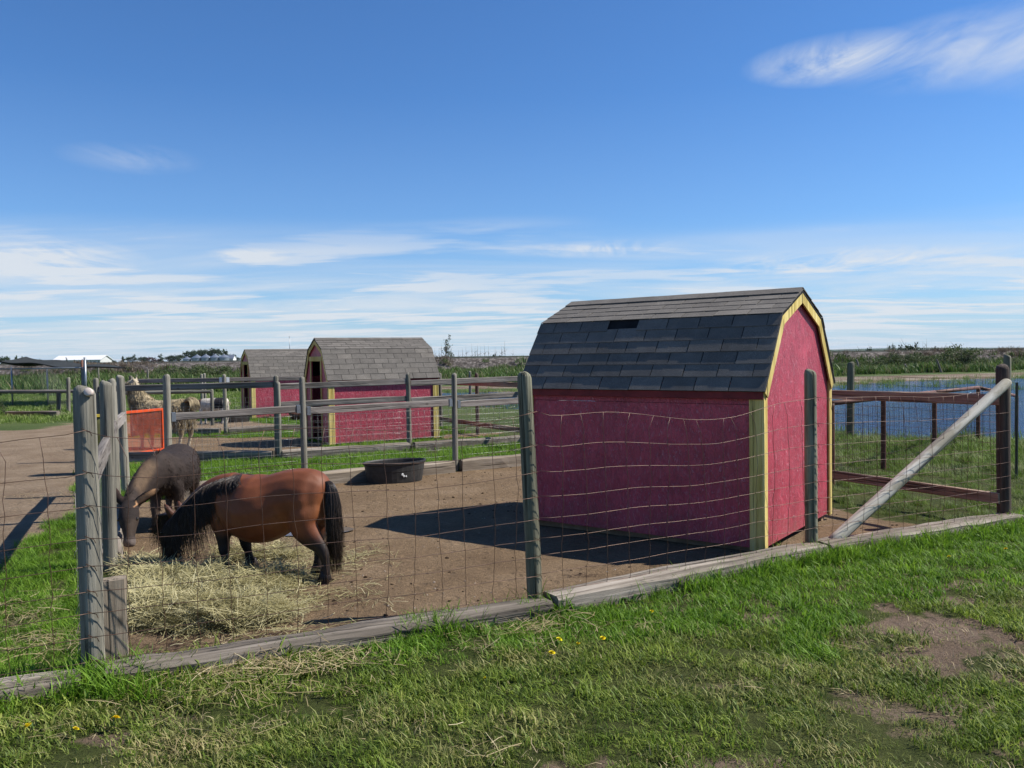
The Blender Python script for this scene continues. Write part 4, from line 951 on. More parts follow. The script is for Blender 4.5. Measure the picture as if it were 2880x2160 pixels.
wire_mesh(ff, gp(F4[0]), gp(F4[1]), [.1 + .12 * k for k in range(7)], .15, .002, MAT['wire'], 0, 0, 3)
for (px, py, pb, lab) in ((577, 1050, 1140, 'thin far post behind the patched goat'), (569, 1052, 1142, 'grey far post behind the patched goat'), (417, 1038, 1090, 'pale far post standing in the green bank left of the sheds'), (385, 1054, 1092, 'short far post in the green bank near the llama head'), (278, 1032, 1085, 'leaning far post behind the olive barrel'), (1323, 1044, 1122, 'marsh post standing right of the shed with the doorway')):
    q = GP(px, pb); o = obj('fence_post', pole_mesh('fence_post', H(px, py, q.y).z - q.z + .1, .065, .055, MAT['post']), None, Matrix.Translation(q + Vector((0, 0, -.1))))
    tag(o, lab, 'post', 'single far posts')

# rusty pipe fence and outer page wire on the right
PF = [Vector(p) for p in ((3.95, 10.1, 0), (5.18, 11.4, 0), (6.72, 13.0, 0), (8.5, 14.9, 0), (10.5, 17.0, 0))]
pf = thing('pipe_fence', gp(PF[0]), 'low rusty pipe fence with close wire mesh running down to the pond', 'fence')
for q in PF: post(pf, gp(q), gp(q, 1.04), .036, MAT['steel_rust'], cham=False)
for a, b in zip(PF[:-1], PF[1:]):
    V, F = [], []; tube(V, F, [gp(a, 1.045), gp(b, 1.045)], .032, 10); obj('top_pipe', mesh('top_pipe', V, F, MAT['steel_rust'], True), pf, Matrix())
    wire_mesh(pf, gp(a), gp(b), [.05 + .1 * k for k in range(10)], .07, .0022, MAT['wire'], 0, 0, 3)
OA, OB, OC = Vector((6.62, 16.0, 0)), Vector((6.96, 11.5, 0)), Vector((3.6, 17.2, 0))
of = thing('wire_fence', gp(OA), 'outer page wire fence on two thick posts standing before the pond', 'fence')
post(of, gp(OA), H(2393, 1018, OA.y), .072, MAT['post_green']); post(of, gp(OB), H(2833, 998, OB.y), .05, MAT['post_green'])
for a, b in ((OC, OA), (OA, OB)): wire_mesh(of, gp(a), gp(b), [.15, .35, .55, .75, .95, 1.15, 1.30], .17, .0025, MAT['wire'], .02, .006, 3)
tq = Vector((H(2860, 1075, 10.6).x, 10.6, 0)); tpp = thing('steel_stake', gp(tq), 'thin green steel stake with wire beside the brown corner post', 'stake')
V, F = [], []; box(V, F, (-.018, -.003, -.1), (.018, .003, 1.25)); obj('flange', mesh('flange', V, F, MAT['post_green']), tpp)
V, F = [], []; box(V, F, (-.003, -.02, -.1), (.003, -.0032, 1.25)); obj('web', mesh('web', V, F, MAT['post_green']), tpp)

# ------------------------------------------------------------------ animals
def catm(pts, sub=4):
    P = [np.array(p, float) for p in pts]; P = [2 * P[0] - P[1]] + P + [2 * P[-1] - P[-2]]; out = []
    for i in range(1, len(P) - 2):
        for k in range(sub):
            t = k / sub; a, b, c, d = P[i - 1:i + 3]
            out.append(.5 * (2 * b + (c - a) * t + (2 * a - 5 * b + 4 * c - d) * t * t + (3 * b - a - 3 * c + d) * t ** 3))
    out.append(P[-2]); return out
def loft(V, F, path, lat=(0, 1, 0), sides=16, sub=4):
    pts = catm(path, sub); b0 = len(V); n = len(pts); lat = Vector(lat)
    for i, q in enumerate(pts):
        t = Vector(pts[min(i + 1, n - 1)][:3] - pts[max(i - 1, 0)][:3]).normalized()
        s = (lat - t * lat.dot(t)).normalized(); m = t.cross(s)
        for k in range(sides):
            a = 2 * math.pi * k / sides; V.append(Vector(q[:3]) + s * math.cos(a) * max(.004, q[3]) + m * math.sin(a) * max(.004, q[4]))
    for i in range(n - 1):
        for k in range(sides): a = b0 + i * sides + k; b = b0 + i * sides + (k + 1) % sides; F.append((a, b, b + sides, a + sides))
    F.append(tuple(range(b0, b0 + sides))[::-1]); F.append(tuple(range(b0 + (n - 1) * sides, b0 + n * sides)))
TS = bpy.data.scenes.new('modelling')
def body_mesh(name, lofts, voxel, mat, colfn, smooth=6, noise=None):
    V, F = [], []
    for l in lofts:
        kw = {}
        if isinstance(l, tuple): l, kw = l
        loft(V, F, l, **kw)
    m = fixn(mesh(name, V, F, mat)); o = bpy.data.objects.new('tmp_body', m); TS.collection.objects.link(o)
    md = o.modifiers.new('r', 'REMESH'); md.mode = 'VOXEL'; md.voxel_size = voxel; md.use_smooth_shade = True
    ms = o.modifiers.new('s', 'SMOOTH'); ms.factor = .5; ms.iterations = smooth
    vl = TS.view_layers[0]; vl.update(); dg = vl.depsgraph
    r = bpy.data.meshes.new_from_object(o.evaluated_get(dg)); r.name = name
    bpy.data.objects.remove(o); bpy.data.meshes.remove(m)
    co = np.empty(len(r.vertices) * 3, np.float32); r.vertices.foreach_get('co', co); co = co.reshape(-1, 3)
    if noise is not None:
        no = np.empty(len(r.vertices) * 3, np.float32); r.vertices.foreach_get('normal', no); no = no.reshape(-1, 3)
        co = co + no * noise(co)[:, None]; r.vertices.foreach_set('co', co.astype(np.float32).ravel())
    c = colfn(co); attr(r, 'Col', np.concatenate([c, np.ones((len(c), 1))], 1), typ='FLOAT_COLOR')
    r.polygons.foreach_set('use_smooth', np.ones(len(r.polygons), bool))
    if not r.materials: r.materials.append(mat)
    r.update(); return r
def mixv(a, b, t): return np.asarray(a)[None] * (1 - t[:, None]) + np.asarray(b)[None] * t[:, None]
def lerpc(c, b, t): return c * (1 - t[:, None]) + np.asarray(b)[None] * t[:, None]
def hair(name, strands, r0, mat, parent, sides=3):
    V, F, T = [], [], []
    for s in strands:
        pts = catm([tuple(p) for p in s], 3); n = len(pts); r = r0 * rnd.uniform(.6, 1.2)
        tube(V, F, pts, [r * (1 - .8 * (i / (n - 1)) ** 2) for i in range(n)], sides); T += [rnd.random()] * (len(V) - len(T))
    m = mesh(name, V, F, mat, True); attr(m, 'tone', T); return obj(name, m, parent)
def ball(name, c, r, mat, parent, sx=(1, 1, 1)):
    V, F = [], []; loft(V, F, [(c[0], c[1], c[2] - r * sx[2] * .98, r * .2, r * .2), (c[0], c[1], c[2] - r * .6 * sx[2], r * .8, r * .8), (c[0], c[1], c[2], r, r), (c[0], c[1], c[2] + r * .6 * sx[2], r * .8, r * .8), (c[0], c[1], c[2] + r * sx[2] * .98, r * .2, r * .2)], sides=10, sub=2)
    return obj(name, mesh(name, V, F, mat, True), parent)
def hooves(parent, spots, r):
    for (x, y) in spots:
        V, F = [], []; tube(V, F, [(x, y, -.012), (x - .003, y, .022), (x - .010, y, .045)], [r * 1.12, r * .98, r * .8], 12)
        obj('hoof', mesh('hoof', V, F, MAT['hoof'], True), parent)
def sm(a, b, x): return sstep(a, b, x)

# --- bay pony with its muzzle in the hay
PO = Vector((-1.79, 6.16, 0)); PO.z = gzs(PO.x, PO.y); PA = R(163)
pony = thing('pony', PO, 'chestnut miniature pony with black mane and tail, grazing on the hay', 'pony', rz=PA)
trunk = [(-.425, 0, .60, .07, .09), (-.39, 0, .605, .135, .165), (-.31, 0, .610, .19, .21), (-.20, 0, .612, .205, .214), (-.09, 0, .59, .215, .218), (.02, 0, .540, .255, .244), (.14, 0, .511, .272, .266), (.26, 0, .525, .246, .250), (.37, 0, .560, .185, .215), (.47, 0, .565, .155, .185), (.545, 0, .555, .10, .12)]
neck = [(.34, 0, .62, .14, .165), (.48, .0, .59, .12, .170), (.61, .01, .53, .098, .155), (.74, .015, .445, .084, .130), (.85, .02, .36, .074, .105), (.90, .02, .33, .066, .09)]
head = [(.875, .02, .405, .048, .05), (.925, .02, .36, .070, .080), (.955, .02, .29, .075, .100), (.965, .02, .21, .062, .084), (.970, .02, .135, .047, .060), (.972, .02, .075, .048, .052), (.972, .02, .035, .036, .038)]
def leg_f(x, y, dx): return [(.42, y * .75, .50, .085, .11), (.425, y * .9, .41, .075, .095), (.415 + dx * .2, y, .33, .055, .066), (.410 + dx * .5, y, .25, .042, .048), (.405 + dx * .6, y, .20, .041, .046), (.402 + dx * .8, y, .14, .029, .033), (.400 + dx * .95, y, .085, .032, .036), (.41 + dx, y, .045, .034, .038), (.418 + dx, y, .005, .040, .045)]
def leg_h(y, dx): return [(-.25, y * .6, .60, .11, .165), (-.265, y * .85, .49, .105, .150), (-.275 + dx * .2, y, .405, .080, .115), (-.322 + dx * .5, y, .325, .062, .082), (-.368 + dx * .75, y, .265, .044, .056), (-.386 + dx * .9, y, .220, .038, .046), (-.395 + dx, y, .15, .028, .033), (-.393 + dx, y, .085, .034, .040), (-.38 + dx, y, .045, .036, .042), (-.370 + dx, y, .005, .043, .050)]
ears = [([(.885, .02 + s * .045, .41, .014, .02), (.905, .02 + s * .06, .45, .026, .03), (.93, .02 + s * .072, .50, .022, .024), (.95, .02 + s * .078, .54, .004, .004)]) for s in (1, -1)]
def pony_col(c):
    x, y, z = c.T; n = vnoise(x * 6 + 5, z * 6, 1, 3)
    col = mixv((0.122, 0.036, 0.014), (0.175, 0.054, 0.020), n)
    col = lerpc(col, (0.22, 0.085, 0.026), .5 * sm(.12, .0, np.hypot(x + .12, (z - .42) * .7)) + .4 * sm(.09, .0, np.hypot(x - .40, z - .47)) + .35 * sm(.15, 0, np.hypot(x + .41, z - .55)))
    lower = sm(.40, .27, z) * ((np.abs(x - .41) < .12) | (x < -.16)); col = lerpc(col, (0.016, 0.011, 0.009), np.clip(lower * 1.1, 0, 1))
    col = lerpc(col, (0.045, 0.018, 0.010), .8 * sm(.62, .88, x)); col = lerpc(col, (0.10, 0.05, 0.03), .4 * sm(.14, .05, z) * (x > .7))
    return col
def pony_shape(c):
    x, y, z = c.T; g = lambda cx, cz, rx, rz: np.exp(-((x - cx) / rx) ** 2 - ((z - cz) / rz) ** 2)
    side = np.abs(y) > .08
    return side * (-.004 * g(-.10, .52, .07, .12) - .014 * g(.29, .52, .035, .16) + .004 * g(-.20, .72, .06, .05) + .012 * g(.38, .52, .06, .12) - .010 * g(-.19, .44, .03, .10) + .012 * g(-.29, .50, .07, .09) - .008 * g(-.36, .62, .03, .12)) + .004 * (vnoise(x * 9, z * 9 + y * 5, 1, 3) - .5)
pm = body_mesh('body', [trunk, neck, head, leg_f(0, .105, .0), leg_f(0, -.105, -.075), leg_h(.105, -.065), leg_h(-.105, .12)] + ears, .0125, MAT['coat'], pony_col, 7, pony_shape)
pb = obj('body', pm, pony)
hooves(pony, [(.418, .105), (.343, -.105), (-.435, .105), (-.250, -.105)], .042)
for s in (1, -1): ball('eye', (.985, .02 + s * .068, .30), .016, MAT['eye'], pony)
crest = catm([(.30, 0, .775), (.40, 0, .765), (.50, .0, .735), (.62, .01, .675), (.74, .015, .575), (.85, .02, .475), (.90, .02, .43)], 6)
S = []
for k in range(2300):
    u = rnd.random(); i = u * (len(crest) - 1.001); a = crest[int(i)] + (crest[int(i) + 1] - crest[int(i)]) * (i % 1); L = (.22 + .22 * u ** .7) * rnd.uniform(.45, 1.15)
    back = rnd.uniform(-.13, .09) - .06 * (1 - u); w = .125 - .04 * u + rnd.uniform(0, .035); sgn = 1 if rnd.random() < .8 else -1
    S.append([(a[0], a[1], a[2] - .01), (a[0] + back * .2, a[1] + sgn * w * .55, a[2] - .02), (a[0] + back * .5, a[1] + sgn * (w + .015), a[2] - L * .42), (a[0] + back, a[1] + sgn * (w + .022 + rnd.uniform(-.012, .025)), a[2] - L)])
hair('mane', S, .0030, MAT['hair'], pony)
S = []
for k in range(110):
    u = rnd.random(); i = u * (len(crest) - 1.001); a = crest[int(i)]; L = (.15 + .16 * u) * rnd.uniform(.5, 1.0); w = .118 - .03 * u
    S.append([(a[0], a[1], a[2] + .004), (a[0] - .02, a[1] + w * .6, a[2] - .012), (a[0] - .05 * rnd.random(), a[1] + w + .025, a[2] - L * .45), (a[0] - .10 * rnd.random(), a[1] + w + .035, a[2] - L)])
hair('mane_highlight', S, .0022, MAT['hairbrown'], pony)
S = []
for k in range(340):
    a = (.91 + rnd.uniform(-.03, .03), .02 + rnd.uniform(-.05, .05), .44); o = rnd.uniform(.07, .19); L = rnd.uniform(.14, .27)
    S.append([a, (a[0] + o * .5, a[1] + rnd.uniform(-.02, .05), .43 + .01), (a[0] + o * .85, a[1] + rnd.uniform(-.03, .06), .43 - L * .45), (a[0] + o, a[1] + rnd.uniform(-.04, .07), .43 - L)])
hair('forelock', S, .0024, MAT['hairbrown'], pony)
S = []
for k in range(1000):
    a = rnd.uniform(0, 6.28); q = math.sqrt(rnd.random()); dx, dy = q * math.cos(a), q * math.sin(a); L = rnd.uniform(.45, .70) if q < .8 else rnd.uniform(.3, .6)
    x0, z0 = -.405, .735
    S.append([(x0 + dx * .015, dy * .02, z0 + dx * .01), (x0 - .045 + dx * .035, dy * .035, z0 - .03), (x0 - .072 + dx * .055, dy * .055 + .01, z0 - L * .45), (x0 - .082 + dx * .065 + rnd.uniform(-.02, .02), dy * .07 + .012, z0 - L)])
hair('tail', S, .0028, MAT['hair'], pony)
S = []
for (x, y) in ((-.435, .105), (-.250, -.105), (.40, .105), (.325, -.105)):
    for k in range(90):
        a = rnd.uniform(1.2, 5.1); c_, s_2 = math.cos(a), math.sin(a)
        S.append([(x + .028 * c_ - .012, y + .028 * s_2, .095), (x + .045 * c_ - .014, y + .04 * s_2, .06), (x + .058 * c_ - .012, y + .05 * s_2, rnd.uniform(.004, .03))])
hair('feather', S, .0026, MAT['hair'], pony)

# --- small dark donkey
DO = Vector((-3.49, 8.30, 0)); DO.z = gzs(DO.x, DO.y); DA = math.atan2(-.98, .16)
donk = thing('donkey', DO, 'shaggy dark brown donkey with its head lowered behind the corner posts', 'donkey', rz=DA)
trunk = [(-.52, 0, .60, .08, .09), (-.47, 0, .60, .155, .15), (-.36, 0, .605, .205, .195), (-.22, 0, .58, .235, .21), (-.05, 0, .55, .262, .225), (.10, 0, .54, .262, .228), (.22, 0, .555, .23, .215), (.33, 0, .565, .18, .19), (.42, 0, .57, .12, .14)]
neck = [(.18, 0, .60, .16, .17), (.34, -.02, .60, .135, .185), (.52, -.07, .56, .105, .17), (.70, -.11, .49, .085, .145), (.87, -.125, .41, .074, .115), (1.0, -.12, .345, .062, .085)]
head = [(.975, -.125, .395, .050, .045), (1.03, -.115, .365, .078, .066), (1.09, -.10, .32, .088, .088), (1.15, -.085, .26, .080, .088), (1.20, -.07, .20, .058, .068), (1.235, -.06, .145, .048, .055), (1.255, -.055, .10, .056, .058), (1.265, -.053, .06, .042, .042)]
def dleg_f(y, dx): return [(.30, y * .8, .48, .08, .10), (.30 + dx * .3, y, .38, .062, .075), (.30 + dx * .6, y, .28, .048, .052), (.30 + dx * .8, y, .22, .044, .048), (.30 + dx, y, .13, .032, .035), (.30 + dx, y, .07, .037, .04), (.31 + dx, y, .03, .037, .042), (.315 + dx, y, .005, .042, .046)]
def dleg_h(y): return [(-.34, y * .7, .58, .11, .15), (-.35, y, .45, .085, .11), (-.39, y, .35, .06, .07), (-.43, y, .27, .043, .05), (-.42, y, .14, .032, .035), (-.41, y, .07, .037, .04), (-.40, y, .03, .037, .042), (-.395, y, .005, .042, .046)]
ear = [[(1.00, -.085, .375, .020, .022), (1.015, -.045, .41, .022, .038), (1.02, .015, .45, .024, .046), (1.02, .075, .485, .020, .040), (1.015, .125, .512, .014, .024), (1.01, .155, .525, .004, .004)], [(.99, -.165, .385, .020, .022), (.98, -.205, .43, .022, .038), (.96, -.25, .485, .024, .046), (.94, -.285, .535, .018, .036), (.925, -.31, .575, .004, .004)]]
def donk_col(c):
    x, y, z = c.T; z = z + .075 * sm(.93, 1.0, x) * sm(.25, .36, z); x = x - .04 * (x > .95); n = vnoise(x * 5 + 3, y * 5 + z * 5, 1, 3)
    col = mixv((0.020, 0.014, 0.012), (0.038, 0.027, 0.022), n); col = lerpc(col, (0.018, 0.013, 0.011), .8 * sm(.95, 1.0, x))
    nk = sm(.40, .52, x) * sm(.99, .90, x)
    col = lerpc(col, (0.115, 0.075, 0.045), .75 * sm(.50, .60, x) * sm(.93, .84, x) * sm(-.035, .0, y + .10) * sm(.075, .03, y + .055 + .3 * (.62 - z)) * sm(.36, .44, z))      # tan side of the neck
    col = lerpc(col, (0.030, 0.013, 0.010), .8 * nk * sm(-.07, -.13, y + .06))                          # dark mane side
    col = lerpc(col, (0.100, 0.072, 0.055), .7 * sm(.42, .25, z) * (x < .6))
    er = (c[:, 0] > .96) * (c[:, 1] > -.05) * (c[:, 2] > .38); d_ = np.abs(c[:, 2] - (.44 + .60 * c[:, 1]))
    col = lerpc(col, (0.02, 0.014, 0.011), .9 * er); col = lerpc(col, (0.36, 0.20, 0.10), .95 * er * sm(.034, .020, d_) * sm(.13, .09, c[:, 1]))
    col = lerpc(col, (0.06, 0.042, 0.03), .5 * sm(.11, .06, np.abs(z - .24)) * (x > 1.0)); col = lerpc(col, (0.16, 0.13, 0.115), .8 * sm(.16, .11, z) * (x > 1.0))
    return col
dm = body_mesh('body', [trunk, neck, head, dleg_f(-.07, .05), dleg_f(.13, -.06), dleg_h(.13), dleg_h(-.13)] + [(e, dict(lat=(1, 0, 0))) for e in ear], .014, MAT['donkeycoat'], donk_col, 6, lambda c: .006 * (vnoise(c[:, 0] * 22 + c[:, 1] * 9, c[:, 2] * 16, 1, 3) - .5))
obj('body', dm, donk); hooves(donk, [(.365, -.07), (.255, .13), (-.395, .13), (-.395, -.13)], .04)
for s in (1, -1): ball('eye', (1.165, -.09 + s * .074, .285), .016, MAT['eye'], donk)
S = []
for k in range(420):
    u = rnd.random(); x = .34 + .62 * u; y = -.02 - .12 * math.sin(min(1, u * 1.3) * 1.57); z = .775 - .33 * u; d = rnd.uniform(-.05, .05)
    S.append([(x, y, z - .03), (x + rnd.uniform(-.01, .01), y + d * .4, z + .02), (x + rnd.uniform(-.02, .02), y + d, z + rnd.uniform(.03, .06))])
hair('mane', S, .003, MAT['hairbrown'], donk)
MAT['donkfur'] = hairmat('dark shaggy fur', [(0.0, (0.022, 0.015, 0.012)), (1.0, (0.075, 0.054, 0.044))], 0.85, 0.15)
S = []
vv = dm.vertices
for k in range(4200):
    v = vv[rnd.randrange(len(vv))]; p, n = v.co, v.normal
    if p.z < .06 or p.x > .45: continue
    L = rnd.uniform(.02, .05); d = Vector((-.35, rnd.uniform(-.4, .4), -.8)); S.append([tuple(p - n * .003), tuple(p + n * .008 + d * L * .5), tuple(p + n * .009 + d * L)])
hair('shaggy_coat', S, .0022, MAT['donkfur'], donk)
S = [[(-.49, 0, .66), (-.56, .0, .60), (-.58, .01, .42), (-.57 + rnd.uniform(-.03, .03), rnd.uniform(-.03, .03), .25)] for k in range(60)]
hair('tail', S, .003, MAT['hair'], donk)

# --- cream llama behind the orange gate
LO = Vector((-7.18, 16.7, 0)); LO.z = gzs(LO.x, LO.y); LA = R(172)
llama = thing('llama', LO, 'cream woolly llama standing behind the orange gate', 'llama', rz=LA)
trunk = [(-.62, 0, .80, .10, .12), (-.55, 0, .79, .20, .20), (-.40, 0, .77, .25, .23), (-.20, 0, .74, .26, .235), (.0, 0, .735, .26, .235), (.22, 0, .745, .24, .23), (.40, 0, .77, .20, .22), (.52, 0, .80, .15, .17)]
neck = [(.34, 0, .82, .20, .22), (.44, 0, .96, .17, .20), (.51, 0, 1.10, .145, .165), (.55, 0, 1.24, .12, .135), (.57, 0, 1.36, .095, .10), (.57, 0, 1.43, .07, .08)]
head = [(.52, 0, 1.44, .055, .06), (.59, 0, 1.45, .075, .085), (.67, 0, 1.43, .065, .068), (.75, 0, 1.40, .045, .048), (.80, 0, 1.385, .03, .033)]
def lleg(x, y, k=0): return [(x, y * .7, .72, .12, .15), (x - .02 * k, y, .56, .10, .125), (x - .05 * k, y, .42, .078, .085), (x - .06 * k, y, .30, .05, .055), (x - .04 * k, y, .20, .034, .038), (x - .02 * k, y, .10, .032, .035), (x, y, .05, .038, .042), (x + .02, y, .004, .04, .05)]
ear = [[(.555, s * .045, 1.48, .018, .014), (.555, s * .06, 1.54, .026, .016), (.565, s * .055, 1.60, .018, .012), (.575, s * .04, 1.645, .004, .004)] for s in (1, -1)]
def llama_col(c):
    x, y, z = c.T; n = vnoise(x * 4, z * 5 + y * 4, 1, 4); n2 = vnoise(x * 14 + 9, z * 14, 1, 3)
    col = mixv((0.20, 0.155, 0.09), (0.36, 0.29, 0.185), np.clip(n * 1.6 - .3, 0, 1)); col = lerpc(col, (0.16, 0.115, 0.065), .5 * sm(.5, .7, n2) * (z > .4) * (z < .95))
    col = lerpc(col, (0.14, 0.10, 0.06), .6 * sm(.62, .5, z) * sm(.28, .42, z)); col = lerpc(col, (0.52, 0.44, 0.33), .8 * sm(.30, .2, z)); col = lerpc(col, (.42, .36, .27), .7 * (z > 1.26)); return col
low_ = lambda l: [(a, b, c if c < .9 else .9 + (c - .9) * .80, d, e) for a, b, c, d, e in l]
neck, head, ear = low_(neck), low_(head), [low_(e) for e in ear]
lm = body_mesh('body', [trunk, neck, head, lleg(.36, .13), lleg(.30, -.13), lleg(-.44, .13, 1), lleg(-.50, -.13, 1)] + ear, .02, MAT['fleece'], llama_col, 4, lambda c: .05 * (vnoise(c[:, 0] * 11 + c[:, 1] * 7, c[:, 2] * 11, 1, 3) - .4) * ((c[:, 2] > .38) & (c[:, 2] < 1.38)))
obj('body', lm, llama)
S = []
for k in range(260):
    a = rnd.uniform(0, 6.28); q = math.sqrt(rnd.random()) * .14; S.append([(-.56, q * math.cos(a) * .8, .93 + q * math.sin(a) * .3), (-.62 - .03 * rnd.random(), q * math.cos(a) * 1.1, 1.03 + q * math.sin(a) * .3 - .04), (-.72, q * math.cos(a) * 1.3, .95 + q * math.sin(a) * .4), (-.75, q * math.cos(a) * 1.4, .80 + q * math.sin(a) * .5)])
MAT['fleecehair'] = plain('cream wool', (0.48, 0.39, 0.25), 0.9, 0.1, var=0.5, scale=6, bump=0)
hair('tail', S, .010, MAT['fleecehair'], llama)
S = []
vv = lm.vertices; nvx = len(vv)
for k in range(4200):
    v = vv[rnd.randrange(nvx)]
    if v.co.z < .40 or v.co.z > 1.36: continue
    p, n = v.co, v.normal; L = rnd.uniform(.05, .11); S.append([tuple(p - n * .005), tuple(p + n * .028 + Vector((rnd.uniform(-.02, .02), 0, -L * .3))), tuple(p + n * .03 + Vector((rnd.uniform(-.03, .03), 0, -L)))])
hair('wool_locks', S, .006, MAT['fleecehair'], llama)

# --- white goat with dark patches and a brown goat lying by the far shed
def goat(name, loc, ang, label, cfn, scale=1.0, lying=False):
    g = thing(name, loc, label, 'goat', rz=ang)
    tr = [(-.42, 0, .52, .07, .09), (-.36, 0, .52, .13, .15), (-.15, 0, .49, .16, .18), (.08, 0, .48, .165, .185), (.26, 0, .50, .13, .16), (.36, 0, .53, .08, .11)]
    nk = [(.24, 0, .54, .085, .11), (.38, 0, .60, .07, .09), (.47, 0, .68, .058, .07)]
    hd = [(.44, 0, .72, .05, .05), (.51, 0, .71, .058, .065), (.58, 0, .66, .048, .05), (.65, 0, .60, .034, .036)]
    if not lying: nk = [(.24, 0, .54, .085, .11), (.38, 0, .50, .07, .09), (.48, 0, .38, .058, .07)]; hd = [(.45, 0, .42, .05, .05), (.51, 0, .37, .058, .065), (.54, 0, .27, .048, .05), (.555, 0, .17, .034, .036)]
    def lg(x, y, k): return [(x, y * .8, .44, .06, .08), (x - .02 * k, y, .32, .045, .05), (x - .05 * k, y, .22, .03, .034), (x - .02 * k, y, .12, .024, .027), (x, y, .05, .027, .03), (x + .012, y, .004, .03, .034)]
    lofts = [tr, nk, hd] + ([] if lying else [lg(.26, .09, 0), lg(.22, -.09, 0), lg(-.30, .09, 1), lg(-.34, -.09, 1)])
    if lying: lofts = [[(a, b, c - .30, d * 1.1, e * .95) for a, b, c, d, e in l] for l in lofts] + [[(.2, .14, .1, .04, .05), (.32, .16, .05, .03, .035), (.42, .15, .03, .025, .028)]]
    hz_ = hd[0][2] + (-.30 if lying else .02)
    for s in (1, -1): lofts.append([(.45, s * .05, hz_, .012, .016), (.44, s * .09, hz_ + .01, .022, .02), (.42, s * .135, hz_ - .01, .004, .004)])
    m = body_mesh('body', lofts, .016, MAT['donkeycoat'], cfn, 4); m.transform(Matrix.Scale(scale, 4)); obj('body', m, g)
    if not lying: hooves(g, [(.27 * scale, .09 * scale), (.232 * scale, -.09 * scale), (-.288 * scale, .09 * scale), (-.328 * scale, -.09 * scale)], .028)
    S = [[tuple(Vector(p) * scale) for p in ((-.41, 0, .55 - (.3 if lying else 0)), (-.46, rnd.uniform(-.02, .02), .56 - (.3 if lying else 0)), (-.49, rnd.uniform(-.03, .03), .48 - (.3 if lying else 0)))] for k in range(30)]
    hair('tail', S, .006, MAT['fleecehair'] if not lying else MAT['hairbrown'], g); return g
def pinto(c):
    x, y, z = c.T; col = np.tile(np.array([[.50, .45, .38]]), (len(x), 1))
    col = lerpc(col, (.022, .02, .022), sm(.02, -.02, np.abs(x + .22) - .13 + .1 * (vnoise(x * 6, y * 6 + z * 3, 1, 2) - .5)) * (z > .40)); col = lerpc(col, (.13, .06, .035), sm(.22, .28, x) * (z > .42)); return col
GO = GP(598, 1192); goat('goat', GO, R(176), 'white goat with a dark back patch standing by a far fence', pinto, 1.15)
GB = GP(838, 1184); goat('goat', GB, R(150), 'small brown goat lying beside the farthest shed', lambda c: mixv((.09, .03, .014), (.12, .045, .022), vnoise(c[:, 0] * 6, c[:, 2] * 6, 1, 2)), .75, True)
bpy.data.scenes.remove(TS)

# ------------------------------------------------------------------ tub, gate, barrel and other small things
TB = Vector((-1.63, 11.22, 0))
tub = thing('water_tub', gp(TB), 'low black rubber water tub standing by the back fence', 'tub', rz=R(30))
V, F = [], []; sides = 36
prof_ = [(.86, 0.0), (.885, .075), (.90, .08), (.905, .088), (.925, .17), (.945, .178), (.948, .19), (.965, .262), (1.0, .27), (1.02, .278), (1.02, .300), (.985, .303), (.955, .285), (.93, .16), (.88, .03)]
for r, z in prof_:
    for k in range(sides): a = 2 * math.pi * k / sides; V.append((.445 * r * math.cos(a), .27 * r * math.sin(a), z - .015))
for i in range(len(prof_) - 1):
    for k in range(sides): a = i * sides + k; b = i * sides + (k + 1) % sides; F.append((a, b, b + sides, a + sides))
F.append(tuple(range(sides))[::-1]); F.append(tuple(range((len(prof_) - 1) * sides, len(prof_) * sides)))
obj('shell', fixn(mesh('shell', V, F, MAT['rubber'], False)), tub)
V = [(.445 * .92 * math.cos(2 * math.pi * k / sides), .27 * .92 * math.sin(2 * math.pi * k / sides), .20) for k in range(sides)]
obj('water_surface', mesh('water_surface', V, [tuple(range(sides))], MAT['puddle']), tub)
for k, (a, z, s) in enumerate(((-1.55, .125, .022), (-1.50, .10, .017), (-1.42, .095, .015))):
    rr2 = .93; c = (.445 * rr2 * math.cos(a), .27 * rr2 * math.sin(a), z); V, F = [], []
    tube(V, F, [(c[0], c[1] + .01, c[2]), (c[0], c[1] - .004, c[2])], [s, s * .7], 7); obj('pale_scuff', mesh('pale_scuff', V, F, MAT['white_metal']), tub)

# orange mesh gate
MAT['orange_mesh'] = plain('faded orange mesh', (0.50, 0.075, 0.03), 0.6, 0.3, var=0.3)
ga, gb = on_plane(338, 1279, float(base_z(14.6)) + .03), H(459, 1252, 15.9)
ga = H(332, 1278, 14.5); gb = H(457, 1254, 15.9); ga.z = gzs(ga.x, ga.y) + .05; gb.z = gzs(gb.x, gb.y) + .05
gate = thing('mesh_gate', gp(ga), 'small orange steel gate filled with orange diamond mesh', 'gate')
ghz = .78; gl = (gb - ga).length; gu = (gb - ga).normalized(); up_ = Vector((0, 0, 1))
for a, b in ((ga, gb), (ga + up_ * ghz, gb + up_ * ghz), (ga, ga + up_ * ghz), (gb, gb + up_ * ghz)):
    d = (b - a).normalized(); beam(gate, a - d * .02, b + d * .02, .05, .05, MAT['orange'], 'frame_bar', .004, 0)
V, F = [], []; st_ = .045
def clipseg(x0, s):
    pts = []
    for x, z in ((x0, 0.0), (x0 + s * ghz, ghz)): pts.append((x, z))
    (xa, za), (xb, zb) = pts
    lo, hi = 0.0, 1.0; dx = xb - xa
    for bound, sign in ((0, 1), (gl, -1)):
        fa, fb = sign * (xa - bound), sign * (xb - bound)
        if fa < 0 and fb < 0: return None
        if fa < 0: lo = max(lo, fa / (fa - fb))
        if fb < 0: hi = min(hi, fa / (fa - fb))
    return None if lo >= hi else ((xa + dx * lo, ghz * lo), (xa + dx * hi, ghz * hi))
x = -ghz
